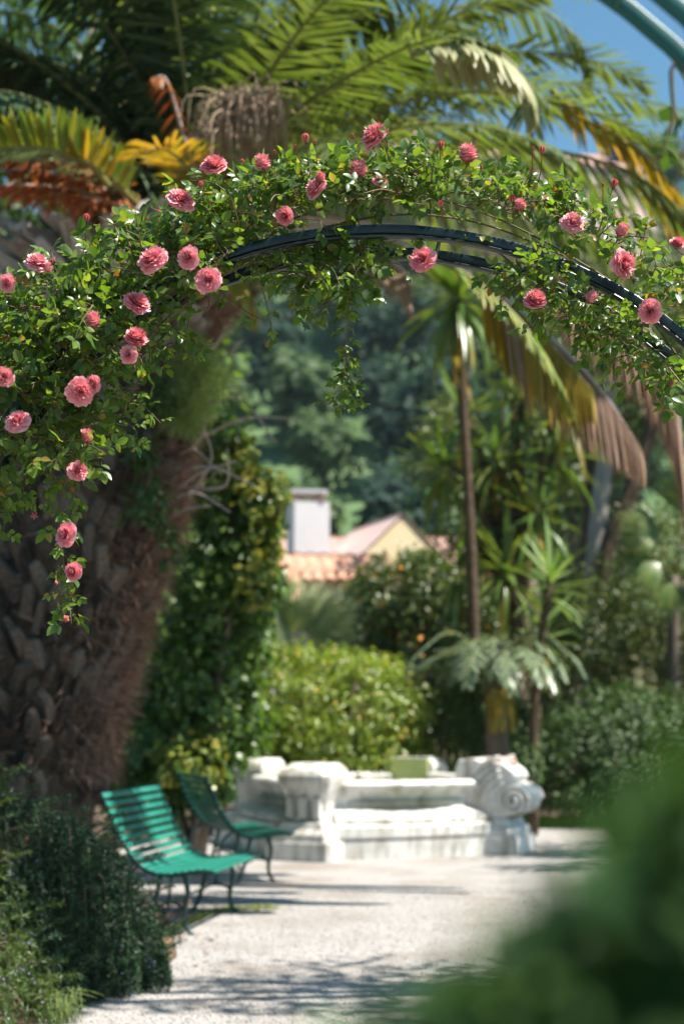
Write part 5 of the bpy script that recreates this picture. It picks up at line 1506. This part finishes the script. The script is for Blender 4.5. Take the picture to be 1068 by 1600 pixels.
def petal_mat_fix():
    """Blooms take their petal tone from the face value alone, with a small shift per bloom."""
    nt = M['petal'].node_tree
    for nd in nt.nodes:
        if nd.type == 'MATH' and nd.operation == 'FRACT':
            nd.operation = 'MULTIPLY_ADD'; nd.inputs[1].default_value = 0.85; nd.inputs[2].default_value = -0.04
        if nd.type == 'MATH' and nd.operation == 'ADD':
            oi = [x for x in nt.nodes if x.type == 'OBJECT_INFO'][0]
            sc_ = nt.nodes.new('ShaderNodeMath'); sc_.operation = 'MULTIPLY'; sc_.inputs[1].default_value = 0.34
            nt.links.new(oi.outputs['Random'], sc_.inputs[0]); nt.links.new(sc_.outputs[0], nd.inputs[1])


petal_mat_fix()
BM = [bloom_mesh(1.0), bloom_mesh(.95), bloom_mesh(1.1), bloom_mesh(.78), bloom_mesh(1.05), bloom_mesh(.9)]
for me in BM: me.materials.append(M['petal'])
HALF = [bloom_mesh(.62), bloom_mesh(.5)]
for me in HALF: me.materials.append(M['petal'])
# calyx: green cup with five sepals
mb = MB(); tube(mb, [(0, 0, -.16), (0, 0, -.10), (0, 0, -.02), (0, 0, .06)], [.025, .07, .085, .06], 8, .3)
for i in range(5):
    V, q_ = petal_grid(.05, .36, .07, 1.2, 1.75, i * 2 * PI / 5, .1, .02, 3, 4); mb.add(V, q_, .4)
CAL = mb.mesh('calyx'); CAL.materials.append(M['sepal'])
BL_ = [(580, 207, 50, 0), (333, 253, 44, 0), (285, 305, 42, 0), (444, 338, 38, 0), (235, 400, 48, 0), (292, 402, 38, 0), (323, 436, 44, 0), (217, 469, 46, 0), (146, 501, 25, 1), (213, 526, 44, 0), (198, 553, 32, 0), (6, 588, 36, 0), (127, 613, 48, 0), (143, 600, 30, 0), (25, 653, 38, 0), (123, 735, 38, 0),
       (98, 834, 36, 0), (112, 893, 34, 0), (60, 405, 42, 0), (9, 443, 30, 0), (657, 401, 42, 0), (836, 467, 42, 0), (922, 465, 20, 1), (1013, 487, 42, 0), (979, 412, 46, 0), (895, 344, 38, 0), (970, 361, 22, 1), (1058, 379, 28, 0), (730, 242, 30, 1), (595, 281, 26, 0), (560, 266, 28, 1), (490, 291, 42, 0), (410, 256, 26, 1), (137, 684, 22, 1), (500, 278, 18, 1), (75, 420, 16, 1), (812, 321, 20, 1)]
for k, (x, y, dpx, half) in enumerate(BL_):
    p = Vector(W(x, y, (-.38 if x < 350 else -.28) + .05 * rng.random()))
    fac = Vector((rng.normal() * .5, -1, .25 + rng.normal() * .45))
    if y < 320 and half == 0: fac = Vector((rng.normal() * .5, -.75, .75))
    if half: fac = Vector((rng.normal() * .4, -.5, 1.0))
    fac.normalize()
    me = HALF[k % 2] if half else BM[k % len(BM)]
    size = .94 * rng.uniform(.92, 1.06) * dpx / FPX * p.y / (0.92 if not half else .62)
    q4 = fac.to_track_quat('Z', 'Y') @ Matrix.Rotation(rng.uniform(0, 6.28), 4, 'Z').to_quaternion()
    o = ob('rose_bloom', me, None, rose)
    o.matrix_local = Matrix.Translation(-rose.location) @ Matrix.Translation(p - fac * size * .25) @ q4.to_matrix().to_4x4() @ Matrix.Scale(size, 4)
    c_ = ob('calyx', CAL, None, o)
    st = MB(); e = p - fac * size * .35
    back = Vector(W(x + rng.normal() * 12, y + (25 if y < 420 else -18), 0.0))
    tube(st, spline([back, (back + e) / 2 + Vector((0, .01, .0)), e], 8), np.linspace(.003, .0022, 8), 5); ob('flower_stem', st, M['red_stem'], rose)


def bud_mesh(show=.6):
    mb = MB()
    for g in range(5):
        V, q_ = petal_grid(.10, 1.0, .40, .35, -.55, g * 2 * PI / 5 + .3, .6, .02, 5, 6); mb.add(V, q_, rng.random())
    return mb.mesh('rose_bud')


bme_ = bud_mesh(); bme_.materials.append(M['petal_bud'])
mb = MB(); tube(mb, [(0, 0, -.25), (0, 0, -.12), (0, 0, .02), (0, 0, .12)], [.05, .16, .2, .14], 8, .3)
for i in range(5):
    V, q_ = petal_grid(.16, .85, .14, .45, -.15, i * 2 * PI / 5, .3, .02, 3, 5); mb.add(V, q_, .35)
bcal = mb.mesh('sepals'); bcal.materials.append(M['sepal'])
for (p, d, s_) in BUDS:
    q4 = Vector(d).to_track_quat('Z', 'Y')
    o = ob('rose_bud', bme_, None, rose)
    s_ = s_ * 1.25
    o.matrix_local = Matrix.Translation(-rose.location) @ Matrix.Translation(Vector(p)) @ q4.to_matrix().to_4x4() @ Matrix.Diagonal((s_ * (1 if s_ > .016 else .75), s_ * (1 if s_ > .016 else .75), s_ * 1.15, 1))
    c_ = ob('sepals', bcal, None, o)
    if s_ < .016: c_.scale = (1.12, 1.12, 1.15)

# ------------------------------------------------------------------ vine on the teal arch, and the shrub close to the lens
vn = root('climbing_vine', (gc.x + AR, 2.5, 0), 'dark leafy vine hanging from the teal arch at the right edge', 'climbing plant')
mb = MB()
tube(mb, spline([(gc.x + AR + .05, 2.5, 0), (gc.x + AR + .03, 2.5, 1.0), (gc.x + AR * .99, 2.5, gc.z + .1), at(1075, 130, 2.5), at(1050, 190, 2.5), at(1028, 250, 2.5)], 30), np.linspace(.008, .003, 30), 6)
tube(mb, spline([at(1078, 140, 2.5), at(1070, 210, 2.5), at(1058, 280, 2.5)], 12), .003, 5); ob('stem', mb, M['cane'], vn)
vme = tpl_mesh('leaf', LEAF_IVY, M['near_bush'])
vp = np.array([at(x, y, 2.5 + rng.normal() * .03) for x, y in [(1020, 205), (1035, 225), (1010, 240), (1045, 250), (1030, 190), (1055, 265), (1062, 215), (1040, 240), (1070, 180), (1065, 240), (1060, 285), (1018, 222)]])
leaf_objects('leaf', vn, vp, np.tile([0.2, -.5, .5], (len(vp), 1)) + .3 * rdirs(len(vp)), .042, vme, .5)

YF = .54
sb = root('foreground_shrub', (.34, .60, 0), 'dark leafy shrub very near the lens filling the lower right corner', 'bush')
ells = []
for x, y, rx, rz in [(1010, 1500, 210, 200), (860, 1590, 180, 130), (1050, 1400, 90, 110), (960, 1640, 300, 160), (1170, 1470, 190, 230), (1050, 1720, 330, 220), (700, 1680, 140, 80), (620, 1720, 120, 90), (1092, 1265, 50, 85)]:
    ells.append((at(x, y, YF + .04), (rx * YF / FPX, .07, rz * YF / FPX)))
Pq, Nq = clump_points(ells, 2600, .6, 90, .35)
keep = Pq[:, 1] > .44
Pq, Nq = Pq[keep], Nq[keep]
nme_ = tpl_mesh('leaf', LEAF, M['near_bush'])
vis = np.argsort(-Pq[:, 2])[:280]
leaf_objects('leaf', sb, Pq[vis], Nq[vis], .024, nme_, .3)
rest = np.setdiff1d(np.arange(len(Pq)), vis)
low = np.column_stack([0.34 + rng.normal(size=3000) * .10, .62 + rng.normal(size=3000) * .06, rng.uniform(.25, 1.25, 3000)])
P2 = np.vstack([Pq[rest], low]); N2 = np.vstack([Nq[rest], unit(low - [.34, .62, .8])])
mb = MB(); leafy(mb, P2, N2, .024, LEAF, .3); ob('foliage', mb, M['near_bush'], sb, kind='stuff')
mb = MB(); stems(mb, (.34, .62, 0), [tuple(c) for c, r_ in ells], .012, .004, .03); ob('stem', mb, M['bark'], sb)

# ------------------------------------------------------------------ the air: far things fade to blue
hz_mb = MB(); add_box(hz_mb, (0, 170, 46), (420, 420, 102))
hm = bpy.data.materials.new('air'); hm.use_nodes = True
hn = hm.node_tree; hn.nodes.remove(hn.nodes['Principled BSDF'])
vol = hn.nodes.new('ShaderNodeVolumePrincipled')
vol.inputs['Color'].default_value = (0.72, 0.86, 1.0, 1)
vol.inputs['Density'].default_value = 0.00018
vol.inputs['Anisotropy'].default_value = 0.2
hn.links.new(vol.outputs[0], hn.nodes['Material Output'].inputs['Volume'])
ob('haze', hz_mb, hm, kind='stuff', smooth=False)
